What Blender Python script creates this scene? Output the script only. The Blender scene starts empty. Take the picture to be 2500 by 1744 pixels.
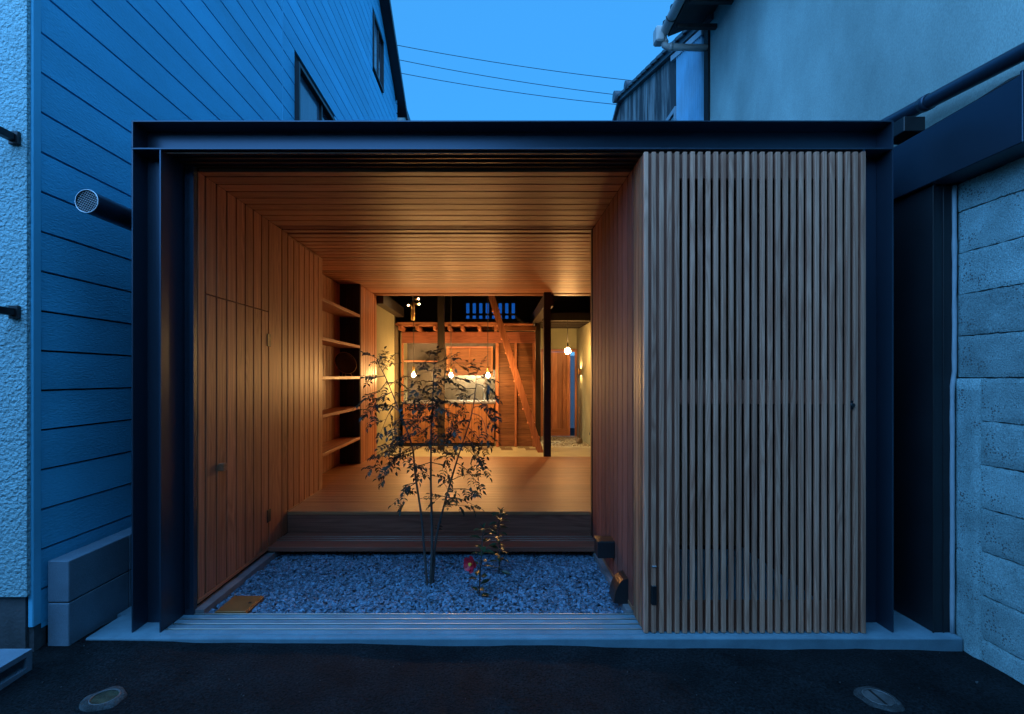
import bpy, bmesh, math, random
from mathutils import Vector, Matrix, noise as mnoise
R = math.radians
rnd = random.Random(7)
sc = bpy.context.scene
col = sc.collection

# ---------------------------------------------------------------- camera, sky, exposure
CAM_Z, CAM_D, F = 1.45, 2.80, 1207.0
cam_d = bpy.data.cameras.new('camera')
cam = bpy.data.objects.new('camera', cam_d); col.objects.link(cam)
cam.location = (0, -CAM_D, CAM_Z); cam.rotation_euler = (R(90), 0, 0)
cam_d.sensor_width = 36; cam_d.lens = 36 * F / 2500.0
cam_d.shift_x = 0.0172; cam_d.shift_y = 0.0192
cam_d.clip_start = 0.02; cam_d.clip_end = 1000
sc.camera = cam
world = bpy.data.worlds.new('World'); sc.world = world; world.use_nodes = True
nt = world.node_tree; nt.nodes.clear()
sky = nt.nodes.new('ShaderNodeTexSky'); sky.sky_type = 'NISHITA'; sky.sun_disc = False
sky.sun_elevation = R(3.0); sky.sun_rotation = R(190); sky.ozone_density = 6.0; sky.air_density = 1.0; sky.dust_density = 0.3
# late dusk: the low-sun sky evened out by the blue of the whole dome
tint = nt.nodes.new('ShaderNodeMix'); tint.data_type = 'RGBA'; tint.blend_type = 'MIX'
tint.inputs['Factor'].default_value = 0.62
tint.inputs['B'].default_value = (0.135, 0.86, 1.95, 1)
bg = nt.nodes.new('ShaderNodeBackground'); bg.inputs['Strength'].default_value = 0.15
wo = nt.nodes.new('ShaderNodeOutputWorld')
nt.links.new(sky.outputs[0], tint.inputs['A']); nt.links.new(tint.outputs['Result'], bg.inputs['Color'])
nt.links.new(bg.outputs[0], wo.inputs['Surface'])
sun_d = bpy.data.lights.new('sun', 'SUN'); sun = bpy.data.objects.new('sun', sun_d); col.objects.link(sun)
sun_d.energy = 1.25; sun_d.angle = R(95); sun_d.color = (.185, .48, 1.0)      # added soft blue fill, standing in for afterglow over the lane
sun.rotation_euler = (R(45), R(0), R(-26)); sun.location = (0, -6, 9)
sc.view_settings.view_transform = 'Standard'; sc.view_settings.look = 'None'
sc.view_settings.gamma = 1.0; sc.view_settings.use_curve_mapping = False
sc.view_settings.exposure = 2.0
sc.cycles.use_denoising = True
sc.cycles.max_bounces = 10; sc.cycles.diffuse_bounces = 6; sc.cycles.glossy_bounces = 4
sc.cycles.sample_clamp_indirect = 4.0
LAMP = 1.0 / 2 ** sc.view_settings.exposure     # lamp strengths below are given at display scale

# ---------------------------------------------------------------- helpers
W = {}
Y = lambda d: d - CAM_D
def P(px, py, d):
    return Vector(((px - 1207) / F * d, d - CAM_D, CAM_Z - (py - 920) / F * d))
def link(o, parent, wpos):
    col.objects.link(o); wpos = Vector(wpos)
    if parent is not None:
        o.parent = parent; o.location = wpos - W[parent.name]
    else:
        o.location = wpos
    W[o.name] = wpos
    return o
def tag(o, label, cat, group=None):
    o['label'] = label; o['category'] = cat
    if group: o['group'] = group
    return o
def thing(name, loc, label, cat, group=None):
    o = bpy.data.objects.new(name, None); o.empty_display_size = .1
    link(o, None, loc); return tag(o, label, cat, group)
_bc = {}
def box(name, x0, x1, y0, y1, z0, z1, mat, parent=None, bev=.002):
    d = (round(abs(x1 - x0), 4), round(abs(y1 - y0), 4), round(abs(z1 - z0), 4))
    key = d + (mat.name, bev)
    me = _bc.get(key)
    if me is None:
        bm = bmesh.new(); bmesh.ops.create_cube(bm, size=1)
        bmesh.ops.scale(bm, vec=d, verts=bm.verts)
        if bev and min(d) > 2.5 * bev:
            bmesh.ops.bevel(bm, geom=bm.edges[:], offset=bev, segments=1, affect='EDGES')
        me = bpy.data.meshes.new(name); bm.to_mesh(me); bm.free(); me.materials.append(mat); _bc[key] = me
    o = bpy.data.objects.new(name, me)
    return link(o, parent, ((x0 + x1) / 2, (y0 + y1) / 2, (z0 + z1) / 2))
class MB:
    def __init__(s): s.v = []; s.f = []; s.sm = []
    def add(s, vs, fs, sm=False):
        b = len(s.v); s.v += [Vector(v) for v in vs]
        for f in fs: s.f.append([b + i for i in f]); s.sm.append(sm)
        return s
    def box(s, x0, x1, y0, y1, z0, z1):
        return s.add([(x0,y0,z0),(x1,y0,z0),(x1,y1,z0),(x0,y1,z0),(x0,y0,z1),(x1,y0,z1),(x1,y1,z1),(x0,y1,z1)],
                     [(0,3,2,1),(4,5,6,7),(0,1,5,4),(1,2,6,5),(2,3,7,6),(3,0,4,7)])
    def tube(s, pts, rad, n=10, caps=True):
        pts = [Vector(p) for p in pts]
        if not isinstance(rad, (list, tuple)): rad = [rad] * len(pts)
        vs = []; fs = []; up = None
        for i, p in enumerate(pts):
            t = (pts[min(i + 1, len(pts) - 1)] - pts[max(i - 1, 0)]).normalized()
            if up is None: up = t.orthogonal().normalized()
            up = (up - t * up.dot(t)).normalized(); sd = t.cross(up)
            for k in range(n):
                a = 2 * math.pi * k / n
                vs.append(p + (up * math.cos(a) + sd * math.sin(a)) * rad[i])
        for i in range(len(pts) - 1):
            for k in range(n):
                fs.append((i*n + k, i*n + (k+1) % n, (i+1)*n + (k+1) % n, (i+1)*n + k))
        s.add(vs, fs, True)
        if caps:
            b = len(s.v) - len(vs)
            s.f.append([b + k for k in reversed(range(n))]); s.sm.append(False)
            s.f.append([b + (len(pts)-1)*n + k for k in range(n)]); s.sm.append(False)
        return s
    def sphere(s, c, r, nu=12, nv=8, sx=1, sy=1, sz=1):
        c = Vector(c); vs = [c + Vector((0, 0, r*sz))]; fs = []
        for j in range(1, nv):
            for i in range(nu):
                a, b = 2*math.pi*i/nu, math.pi*j/nv
                vs.append(c + Vector((math.cos(a)*math.sin(b)*r*sx, math.sin(a)*math.sin(b)*r*sy, math.cos(b)*r*sz)))
        vs.append(c - Vector((0, 0, r*sz))); L = len(vs) - 1
        for i in range(nu):
            fs.append((0, 1 + i, 1 + (i+1) % nu))
            for j in range(nv - 2):
                a = 1 + j*nu
                fs.append((a + i, a + nu + i, a + nu + (i+1) % nu, a + (i+1) % nu))
            fs.append((L, 1 + (nv-2)*nu + (i+1) % nu, 1 + (nv-2)*nu + i))
        return s.add(vs, fs, True)
    def prism(s, poly, axis, a, b):
        # poly: 2-D outline in the two axes other than `axis` (in xyz order)
        def mk(p, t):
            q = list(p); q.insert(axis, t); return q
        n = len(poly)
        vs = [mk(p, a) for p in poly] + [mk(p, b) for p in poly]
        fs = [list(range(n)), list(range(2*n - 1, n - 1, -1))] + [(i, n + i, n + (i+1) % n, (i+1) % n) for i in range(n)]
        return s.add(vs, fs)
    def build(s, name, mat, parent=None, origin=None, kind=None):
        if origin is None:
            xs = [v.x for v in s.v]; ys = [v.y for v in s.v]; zs = [v.z for v in s.v]
            origin = Vector(((min(xs)+max(xs))/2, (min(ys)+max(ys))/2, min(zs)))
        origin = Vector(origin)
        me = bpy.data.meshes.new(name)
        me.from_pydata([v - origin for v in s.v], [], s.f)
        me.polygons.foreach_set('use_smooth', s.sm)
        bm = bmesh.new(); bm.from_mesh(me); bmesh.ops.recalc_face_normals(bm, faces=bm.faces[:]); bm.to_mesh(me); bm.free()
        me.materials.append(mat)
        o = bpy.data.objects.new(name, me)
        link(o, parent, origin)
        if kind: o['kind'] = kind
        return o

# ---------------------------------------------------------------- materials
def _base(name):
    m = bpy.data.materials.new(name); m.use_nodes = True
    n = m.node_tree.nodes; l = m.node_tree.links
    return m, n, l, n['Principled BSDF']
def mat_plain(name, c, rough=.6, metal=0., var=.15, scale=6., bump=0., bscale=40., spec=.5, fine=0., stretch=(1,1,1), rvar=.1, emit=None, dist=.01, objrand=.0):
    m, n, l, b = _base(name)
    tc = n.new('ShaderNodeTexCoord'); mp = n.new('ShaderNodeMapping'); mp.inputs['Scale'].default_value = stretch
    oi = n.new('ShaderNodeObjectInfo'); ad = n.new('ShaderNodeVectorMath'); ad.operation = 'MULTIPLY_ADD'
    cmb = n.new('ShaderNodeCombineXYZ')
    for i in range(3): l.new(oi.outputs['Random'], cmb.inputs[i])
    l.new(cmb.outputs[0], ad.inputs[0]); ad.inputs[1].default_value = (37, 53, 71); l.new(tc.outputs['Object'], ad.inputs[2])
    l.new(ad.outputs[0], mp.inputs['Vector'])
    nz = n.new('ShaderNodeTexNoise'); nz.inputs['Scale'].default_value = scale; nz.inputs['Detail'].default_value = 7; nz.inputs['Roughness'].default_value = .6
    l.new(mp.outputs[0], nz.inputs['Vector'])
    rp = n.new('ShaderNodeValToRGB')
    c = tuple(c)
    rp.color_ramp.elements[0].position = .3; rp.color_ramp.elements[1].position = .7
    rp.color_ramp.elements[0].color = tuple(x*(1-var) for x in c) + (1,)
    rp.color_ramp.elements[1].color = tuple(min(1, x*(1+var)) for x in c) + (1,)
    l.new(nz.outputs['Fac'], rp.inputs['Fac'])
    out = rp.outputs['Color']
    if fine:
        n2 = n.new('ShaderNodeTexNoise'); n2.inputs['Scale'].default_value = bscale*1.3; n2.inputs['Detail'].default_value = 3
        l.new(mp.outputs[0], n2.inputs['Vector'])
        mr = n.new('ShaderNodeMapRange'); mr.inputs['From Min'].default_value = .3; mr.inputs['From Max'].default_value = .7
        mr.inputs['To Min'].default_value = 1-fine; mr.inputs['To Max'].default_value = 1+fine
        l.new(n2.outputs['Fac'], mr.inputs['Value'])
        mx = n.new('ShaderNodeVectorMath'); mx.operation = 'SCALE'
        l.new(out, mx.inputs[0]); l.new(mr.outputs[0], mx.inputs['Scale']); out = mx.outputs[0]
    if objrand:
        mr2 = n.new('ShaderNodeMapRange'); mr2.inputs['To Min'].default_value = 1-objrand; mr2.inputs['To Max'].default_value = 1+objrand
        l.new(oi.outputs['Random'], mr2.inputs['Value'])
        mx2 = n.new('ShaderNodeVectorMath'); mx2.operation = 'SCALE'
        l.new(out, mx2.inputs[0]); l.new(mr2.outputs[0], mx2.inputs['Scale']); out = mx2.outputs[0]
    l.new(out, b.inputs['Base Color'])
    rr = n.new('ShaderNodeMapRange'); rr.inputs['To Min'].default_value = max(.02, rough-rvar); rr.inputs['To Max'].default_value = min(1, rough+rvar)
    l.new(nz.outputs['Fac'], rr.inputs['Value']); l.new(rr.outputs[0], b.inputs['Roughness'])
    b.inputs['Metallic'].default_value = metal; b.inputs['Specular IOR Level'].default_value = spec
    if bump:
        nb = n.new('ShaderNodeTexNoise'); nb.inputs['Scale'].default_value = bscale; nb.inputs['Detail'].default_value = 6
        l.new(mp.outputs[0], nb.inputs['Vector'])
        bp = n.new('ShaderNodeBump'); bp.inputs['Strength'].default_value = bump; bp.inputs['Distance'].default_value = dist
        l.new(nb.outputs['Fac'], bp.inputs['Height']); l.new(bp.outputs[0], b.inputs['Normal'])
    if emit:
        b.inputs['Emission Color'].default_value = tuple(emit[:3]) + (1,); b.inputs['Emission Strength'].default_value = emit[3]*LAMP
    return m
def mat_wood(name, c1, c2, axis, rough=.45, spec=.4, var=.22, grain=38.):
    """cedar-like wood: fine straight grain and slow figure along `axis`, per-board tone"""
    m, n, l, b = _base(name)
    tc = n.new('ShaderNodeTexCoord'); oi = n.new('ShaderNodeObjectInfo')
    cmb = n.new('ShaderNodeCombineXYZ')
    for i in range(3): l.new(oi.outputs['Random'], cmb.inputs[i])
    ad = n.new('ShaderNodeVectorMath'); ad.operation = 'MULTIPLY_ADD'; ad.inputs[1].default_value = (31, 47, 61)
    l.new(cmb.outputs[0], ad.inputs[0]); l.new(tc.outputs['Object'], ad.inputs[2])
    s1 = [grain]*3; s1[axis] = .9
    mp = n.new('ShaderNodeMapping'); mp.inputs['Scale'].default_value = s1; l.new(ad.outputs[0], mp.inputs['Vector'])
    n1 = n.new('ShaderNodeTexNoise'); n1.inputs['Scale'].default_value = 1.; n1.inputs['Detail'].default_value = 8; n1.inputs['Roughness'].default_value = .62
    l.new(mp.outputs[0], n1.inputs['Vector'])
    s2 = [9.]*3; s2[axis] = .55
    mp2 = n.new('ShaderNodeMapping'); mp2.inputs['Scale'].default_value = s2; l.new(ad.outputs[0], mp2.inputs['Vector'])
    n2 = n.new('ShaderNodeTexNoise'); n2.inputs['Scale'].default_value = 1.; n2.inputs['Detail'].default_value = 2; n2.inputs['Distortion'].default_value = .6
    l.new(mp2.outputs[0], n2.inputs['Vector'])
    mu = n.new('ShaderNodeMath'); mu.operation = 'MULTIPLY'; mu.inputs[1].default_value = 26.; l.new(n2.outputs['Fac'], mu.inputs[0])
    fr = n.new('ShaderNodeMath'); fr.operation = 'PINGPONG'; fr.inputs[1].default_value = 1.; l.new(mu.outputs[0], fr.inputs[0])
    mxf = n.new('ShaderNodeMath'); mxf.operation = 'MULTIPLY_ADD'; mxf.inputs[1].default_value = .28
    l.new(fr.outputs[0], mxf.inputs[0]); l.new(n1.outputs['Fac'], mxf.inputs[2])
    rp = n.new('ShaderNodeValToRGB'); rp.color_ramp.elements[0].position = .38; rp.color_ramp.elements[1].position = .88
    rp.color_ramp.elements[0].color = tuple(c1) + (1,); rp.color_ramp.elements[1].color = tuple(c2) + (1,)
    l.new(mxf.outputs[0], rp.inputs['Fac'])
    mr = n.new('ShaderNodeMapRange'); mr.inputs['To Min'].default_value = 1-var; mr.inputs['To Max'].default_value = 1+var
    l.new(oi.outputs['Random'], mr.inputs['Value'])
    vs = n.new('ShaderNodeVectorMath'); vs.operation = 'SCALE'; l.new(rp.outputs['Color'], vs.inputs[0]); l.new(mr.outputs[0], vs.inputs['Scale'])
    l.new(vs.outputs[0], b.inputs['Base Color'])
    rr = n.new('ShaderNodeMapRange'); rr.inputs['To Min'].default_value = rough-.1; rr.inputs['To Max'].default_value = rough+.15
    l.new(n1.outputs['Fac'], rr.inputs['Value']); l.new(rr.outputs[0], b.inputs['Roughness'])
    b.inputs['Specular IOR Level'].default_value = spec
    bp = n.new('ShaderNodeBump'); bp.inputs['Strength'].default_value = .18; bp.inputs['Distance'].default_value = .002
    l.new(n1.outputs['Fac'], bp.inputs['Height']); l.new(bp.outputs[0], b.inputs['Normal'])
    return m
C1, C2 = (.29, .102, .048), (.52, .218, .108)
wood_x = mat_wood('cedar_along_x', C1, C2, 0); wood_y = mat_wood('cedar_along_y', C1, C2, 1); wood_z = mat_wood('cedar_along_z', C1, C2, 2)
floor_wood = mat_wood('floor_cedar', (.33, .135, .055), (.50, .235, .10), 0, rough=.42, spec=.4, var=.12)
lattice_wood = mat_wood('weathered_lattice_wood', (.46, .180, .108), (.84, .42, .275), 2, rough=.45, var=.20)
shaded_frame_wood = mat_wood('shaded_door_frame_wood', (.20, .075, .045), (.36, .16, .10), 2, rough=.5, var=.1)  # darker than the slats: the shade behind them put into the colour
red_wood = mat_wood('red_cedar', (.17, .058, .034), (.31, .120, .075), 0, var=.15)
red_wood_z = mat_wood('red_cedar_upright', (.22, .09, .035), (.38, .18, .08), 2, var=.12)
brown_wood = mat_wood('dark_brown_planks', (.11, .045, .02), (.24, .11, .05), 0, var=.2)
heart_z = mat_wood('heartwood_upright', (.21, .058, .038), (.37, .118, .080), 2, var=.18, rough=.6, spec=.25)
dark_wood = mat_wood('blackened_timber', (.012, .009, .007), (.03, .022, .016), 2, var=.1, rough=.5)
void_wood = mat_plain('near_black_timber', (.012, .011, .010), .6)  # near-black wood for the back room's upper lining and end walls
steel = mat_plain('dark_painted_steel', (.046, .074, .108), .33, .55, var=.06, scale=3, rvar=.04, spec=.5)
black_metal = mat_plain('black_coated_metal', (.016, .017, .019), .45, var=.2, scale=5)
black_sheet = mat_plain('black_sheet_cladding', (.014, .017, .021), .42, var=.2, scale=4)
joint_dark = mat_plain('dark_joint', (.010, .008, .007), .8)
concrete = mat_plain('smooth_concrete', (.15, .28, .34), .75, var=.2, scale=7, bump=.15, bscale=120, fine=.06)
kerb_con = mat_plain('kerb_concrete', (.20, .21, .22), .8, var=.25, scale=9, bump=.2, bscale=90)
def block_mat():
    m = mat_plain('concrete_block', (.29, .46, .47), .88, var=.30, scale=5, bump=.9, bscale=120, fine=.34, dist=.006, objrand=.18)
    n = m.node_tree.nodes; l = m.node_tree.links; b = n['Principled BSDF']
    src = b.inputs['Base Color'].links[0].from_socket
    tc = n.new('ShaderNodeTexCoord'); vo = n.new('ShaderNodeTexVoronoi'); vo.inputs['Scale'].default_value = 72
    l.new(tc.outputs['Object'], vo.inputs['Vector'])
    nz = n.new('ShaderNodeTexNoise'); nz.inputs['Scale'].default_value = 9; l.new(tc.outputs['Object'], nz.inputs['Vector'])
    th = n.new('ShaderNodeMath'); th.operation = 'MULTIPLY_ADD'; th.inputs[1].default_value = 1.1; th.inputs[2].default_value = -.36
    l.new(nz.outputs['Fac'], th.inputs[0])
    lt = n.new('ShaderNodeMath'); lt.operation = 'LESS_THAN'; l.new(vo.outputs['Distance'], lt.inputs[0]); l.new(th.outputs[0], lt.inputs[1])
    mx = n.new('ShaderNodeMix'); mx.data_type = 'RGBA'; mx.inputs['B'].default_value = (.10, .10, .10, 1)
    l.new(src, mx.inputs['A']); fa = n.new('ShaderNodeMath'); fa.operation = 'MULTIPLY'; fa.inputs[1].default_value = .8
    l.new(lt.outputs[0], fa.inputs[0]); l.new(fa.outputs[0], mx.inputs['Factor']); l.new(mx.outputs['Result'], b.inputs['Base Color'])
    return m
block_con = block_mat()
lowblock_con = mat_plain('low_wall_block', (.17, .25, .31), .8, var=.12, scale=8, bump=.25, bscale=140, fine=.1)
mortar = mat_plain('old_mortar', (.07, .07, .07), .9, var=.3, scale=20, bump=.8, bscale=70)
asphalt = mat_plain('asphalt', (.009, .0118, .0135), .8, var=.5, scale=3.5, bump=1., bscale=75, fine=.8, dist=.006, spec=.12)
stucco_l = mat_plain('rough_white_stucco', (.36, .62, .66), .8, var=.10, scale=2.0, bump=1., bscale=62, dist=.03, fine=.12)
stucco_r = mat_plain('old_beige_plaster', (.43, .55, .50), .85, var=.34, scale=1.1, bump=.7, bscale=150, fine=.13, dist=.004, stretch=(1, .8, .45))
siding = mat_plain('blue_grey_siding', (.11, .60, .88), .55, var=.14, scale=1.6, bump=.7, bscale=95, stretch=(1, .4, 1.3), dist=.005, objrand=.07, fine=.05)
trim_m = mat_plain('siding_trim', (.14, .60, .84), .5, var=.05)
plinth_m = mat_plain('old_plinth_concrete', (.075, .08, .085), .85, var=.4, scale=5, bump=.4, bscale=60)
plaster = mat_plain('earthen_plaster', (.27, .265, .165), .85, var=.1, scale=3, bump=.3, bscale=160, fine=.05)
plaster_d = mat_plain('grey_brown_plaster', (.20, .17, .115), .85, var=.1, scale=3)
doma = mat_plain('pale_rammed_floor', (.43, .43, .31), .6, var=.14, scale=3, bump=.1, bscale=60)
doma_dark = mat_plain('brown_floor_tile', (.16, .12, .08), .6, var=.15)
slate = mat_plain('slate_splashback', (.032, .031, .026), .35, var=.5, scale=7, bump=.2, bscale=20, rvar=.15, stretch=(1.5, 1, .5))
brass = mat_plain('brass', (.72, .50, .22), .3, 1., var=.1)
rail_metal = mat_plain('rail_metal', (.55, .52, .45), .35, 1., var=.1)
rail_brown = mat_plain('bronze_rail', (.10, .055, .035), .35, .6, var=.2)
alu = mat_plain('grey_metal', (.55, .58, .60), .35, 1., var=.1)
glass_d = mat_plain('dark_window_glass', (.03, .05, .07), .06, var=.1, rvar=.02, spec=.8)
pane_m = mat_plain('curtained_window_glass', (.10, .16, .22), .12, var=.12, scale=3, rvar=.03, stretch=(1, 5, .4), spec=.7)
copper_box = mat_plain('brown_cover_plate', (.34, .15, .05), .35, .35, var=.15, scale=12)
pvc = mat_plain('pale_pvc', (.55, .54, .50), .45, var=.1)
tile_m = mat_plain('old_roof_tile', (.07, .085, .10), .5, var=.3, scale=8, objrand=.2)
eave_m = mat_plain('old_eave_boards', (.06, .055, .05), .8, var=.3, stretch=(1, .2, 1), scale=9)
white_house = mat_plain('pale_render', (.60, .60, .56), .8, var=.06)
leaf_m = mat_plain('dark_green_leaf', (.008, .020, .010), .45, var=.35, scale=9, spec=.5)
camellia_m = mat_plain('glossy_camellia_leaf', (.018, .05, .020), .36, var=.3, scale=14, spec=.6)
bark_m = mat_plain('grey_bark', (.055, .052, .048), .8, var=.3, scale=14, bump=.4, bscale=60)
petal_m = mat_plain('red_petal', (.55, .012, .035), .5, var=.2, scale=20)
stamen_m = mat_plain('yellow_stamen', (.75, .42, .04), .6)
gravel_m = mat_plain('crushed_stone', (.12, .22, .31), .75, var=.3, scale=23, bump=.4, bscale=150, fine=.15)
def stone_tones(m, lo, hi):
    n = m.node_tree.nodes; l = m.node_tree.links; b = n['Principled BSDF']; src = b.inputs['Base Color'].links[0].from_socket
    at = n.new('ShaderNodeAttribute'); at.attribute_name = 'tone'
    mr = n.new('ShaderNodeMapRange'); mr.inputs['To Min'].default_value = lo; mr.inputs['To Max'].default_value = hi; l.new(at.outputs['Fac'], mr.inputs['Value'])
    v = n.new('ShaderNodeVectorMath'); v.operation = 'SCALE'; l.new(src, v.inputs[0]); l.new(mr.outputs[0], v.inputs['Scale']); l.new(v.outputs[0], b.inputs['Base Color'])
stone_tones(gravel_m, .55, 1.65)
pebble_m = mat_plain('small_pebbles', (.30, .27, .2), .7, var=.4, scale=17)
soil_m = mat_plain('dark_soil', (.03, .028, .025), .9)
sealant = mat_plain('pale_sealant', (.42, .50, .54), .6, var=.1, scale=14)
wire_m = mat_plain('black_cable', (.012, .012, .014), .6)
lacquer = mat_plain('black_lacquer', (.006, .005, .005), .15)
moss_m = mat_plain('mossy_iron', (.05, .055, .03), .7, .2, var=.6, scale=25, bump=.5, bscale=80)
iron_m = mat_plain('worn_iron_lid', (.16, .17, .17), .5, .5, var=.35, scale=14, bump=.5, bscale=60)
worn_con = mat_plain('worn_collar_concrete', (.042, .050, .052), .9, var=.8, scale=18, bump=.8, bscale=120, fine=.4)
WARM = (1.0, .515, .165)
clear_glass = mat_plain('blue_tinted_glass', (.075, .15, .30), .03, rvar=.01, var=.02)
clear_glass.node_tree.nodes['Principled BSDF'].inputs['Transmission Weight'].default_value = 1.0
bulb_m = mat_plain('lit_bulb', (1, .9, .7), .4, emit=WARM + (1000.,))
bulb_big = mat_plain('lit_globe', (1, .9, .7), .4, emit=(1.0, .515, .165, 480.))
led_m = mat_plain('lit_led_strip', (1, .9, .7), .4, emit=(1., .56, .22, 75.))
hood_led = mat_plain('lit_hood_lamp', (1, .95, .85), .4, emit=(1., .76, .42, 900.))
spot_m = mat_plain('lit_spot_lens', (1, .9, .7), .4, emit=(1., .6, .25, 60.))
sconce_m = mat_plain('lit_sconce_lens', (1, .9, .7), .4, emit=(1., .6, .22, 3500.))

# ---------------------------------------------------------------- ground
def road_z(x): return -.040 - .012 * max(-3.5, min(3.5, x))
def make_ground():
    xs = [-400, -120, -40, -14, -7] + [-4 + .06*i for i in range(134)] + [7, 14, 40, 120, 400]
    ys = [-400, -120, -40, -14, -6, -3.2] + [-1.6 + .05*i for i in range(35)] + [1, 4, 14, 40, 120, 400]
    vs = []; fs = []
    for yy in ys:
        for xx in xs:
            z = road_z(xx)
            if abs(xx) < 5 and -1.7 < yy < .15:
                z += .010 * (mnoise.noise((xx*1.7, yy*1.7, 0))) + .005 * mnoise.noise((xx*7, yy*7, 3))
                if yy > -.2: z = min(z, -.012)
            elif yy >= .15: z = -.13
            vs.append((xx, yy, z))
    n = len(xs)
    for j in range(len(ys)-1):
        for i in range(n-1):
            fs.append((j*n+i, j*n+i+1, (j+1)*n+i+1, (j+1)*n+i))
    o = MB().add(vs, fs, True).build('road', asphalt, kind='structure', origin=(0, 0, 0))
make_ground()
pv = MB()
pv.box(-2.27, 2.60, -.060, .215, -.14, 0)
pad = pv.build('pavement', concrete, kind='structure')
md = pad.modifiers.new('bevel', 'BEVEL'); md.width = .008; md.segments = 2
pv = MB(); pv.box(-2.30, -2.13, .215, 9, -.14, -.002); pv.build('pavement', concrete, kind='structure')
pv = MB(); pv.box(2.132, 2.49, .215, 9, -.14, -.002); pv.build('pavement', concrete, kind='structure')

# ================================================================= THE TIMBER HOUSE
house = thing('timber_house', (.1, 0, 0), 'low timber lined house with black steel frame front and lattice door, lit inside', 'house')
FX0, FX1, BZ, TZ = -2.056, 2.262, 2.738, 2.902
def hsec_col(x0, x1):
    m = MB(); t = .009
    m.box(x0, x0+t, 0, .24, 0, BZ-.001); m.box(x1-t, x1, 0, .24, 0, BZ-.001)
    m.box(x0+t, x1-t, .116, .125, 0, BZ-.001)
    return m
for a, b in ((FX0, -1.889), (2.0905, FX1)):
    o = hsec_col(a, b).build('steel_column', steel, house)
    md = o.modifiers.new('bevel', 'BEVEL'); md.width = .0015; md.segments = 2
m = MB(); t = .009
m.box(FX0, FX1, 0, .24, TZ-t, TZ); m.box(FX0, FX1, 0, .24, BZ, BZ+t)
m.box(FX0+t, FX1-t, .116, .125, BZ+t, TZ-t)
m.box(FX0, FX0+t, 0, .24, BZ+t, TZ-t); m.box(FX1-t, FX1, 0, .24, BZ+t, TZ-t)
o = m.build('steel_beam', steel, house)
md = o.modifiers.new('bevel', 'BEVEL'); md.width = .0015; md.segments = 2
# sliding-door rails in soffit and threshold
for d in (2.832, 2.893, 2.951, 3.011):
    box('head_rail', -1.88, 2.085, Y(d)-.005, Y(d)+.005, BZ-.012, BZ-.0005, rail_brown, house, .001)
    box('floor_rail', -1.88, 2.085, Y(d)-.0035, Y(d)+.0035, -.004, .007, rail_metal, house, .001)
for d in (2.80, 2.862, 2.922, 2.981):
    box('threshold_strip', -1.885, 2.088, Y(d)-.022, Y(d)+.022, -.006, .0035, concrete, house, .002)
# outer shell
box('outer_wall', -2.17, -2.14, .25, 8.9, -.1, 2.76, black_sheet, house, 0)
box('outer_wall', 2.10, 2.13, .25, 8.9, -.1, 2.76, black_sheet, house, 0)
box('upper_wall', -2.17, -2.14, 4.86, 8.9, 2.765, 4.75, black_sheet, house, 0)
box('upper_wall', 2.10, 2.13, 4.86, 8.9, 2.765, 4.75, black_sheet, house, 0)
box('upper_wall', -2.17, 2.13, 4.83, 4.858, 2.81, 4.75, black_sheet, house, 0)
box('roof', -2.17, 2.13, .25, 4.86, 2.765, 2.805, black_sheet, house, 0)
box('roof', -2.25, 2.2, 4.75, 9.0, 4.755, 4.83, black_sheet, house, 0)
HZ = 2.713; WX = -1.825; RX = .84
G = lambda n: Y(2.997 + .125*n)
gap = .0072
# left wall boards
lw = box('left_wall', WX-.05, WX-.024, .20, Y(5.25), .04, 2.745, joint_dark, house, 0)
def wboard(name, y0, y1, z0, z1, parent, xin=WX, th=.022, mat=None):
    return box(name, xin-th, xin, y0+gap, y1-gap, z0, z1, mat or wood_z, parent, .0015)
box('edge_trim', -1.880, WX-.001, .2, .2385, .0, 2.735, steel, house, .001)
wboard('board', .240, G(1), .052, HZ, lw)
for n in range(1, 8): wboard('board', G(n), G(n+1), 1.977, HZ, lw)
door = box('closet_door', WX-.0235, WX-.021, G(1)+.002, G(8)-.002, .08, 1.97, joint_dark, house, 0)
for n in range(1, 8): wboard('board', G(n) + (.004 if n == 1 else 0), G(n+1), .078, 1.9705, door)
box('skirting', WX-.02, WX+.003, .242, G(8), .052, .0755, wood_y, house, .001)
box('handle', WX+.0005, WX+.038, Y(3.262), Y(3.307), .825, .875, wood_y, door, .003)
for z in (1.745, .327): box('hinge', WX+.0004, WX+.006, Y(3.965), Y(4.025), z-.05, z+.05, black_metal, door, .001)
wboard('board', G(8), G(10), .052, HZ, lw)
wboard('board', G(10), G(11)-.004, .078, HZ, lw)
for n in range(11, 18): wboard('board', G(n), G(n+1), .268, 2.690, lw)
box('lit_edge_strip', WX-.022, WX+.003, G(11), G(18), 2.692, 2.699, floor_wood, lw, .001)  # lit top edge of the boards put in as a paler strip
box('floor_bead', WX-.022, WX+.003, G(11), G(18), .263, .267, floor_wood, lw, .001)
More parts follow.
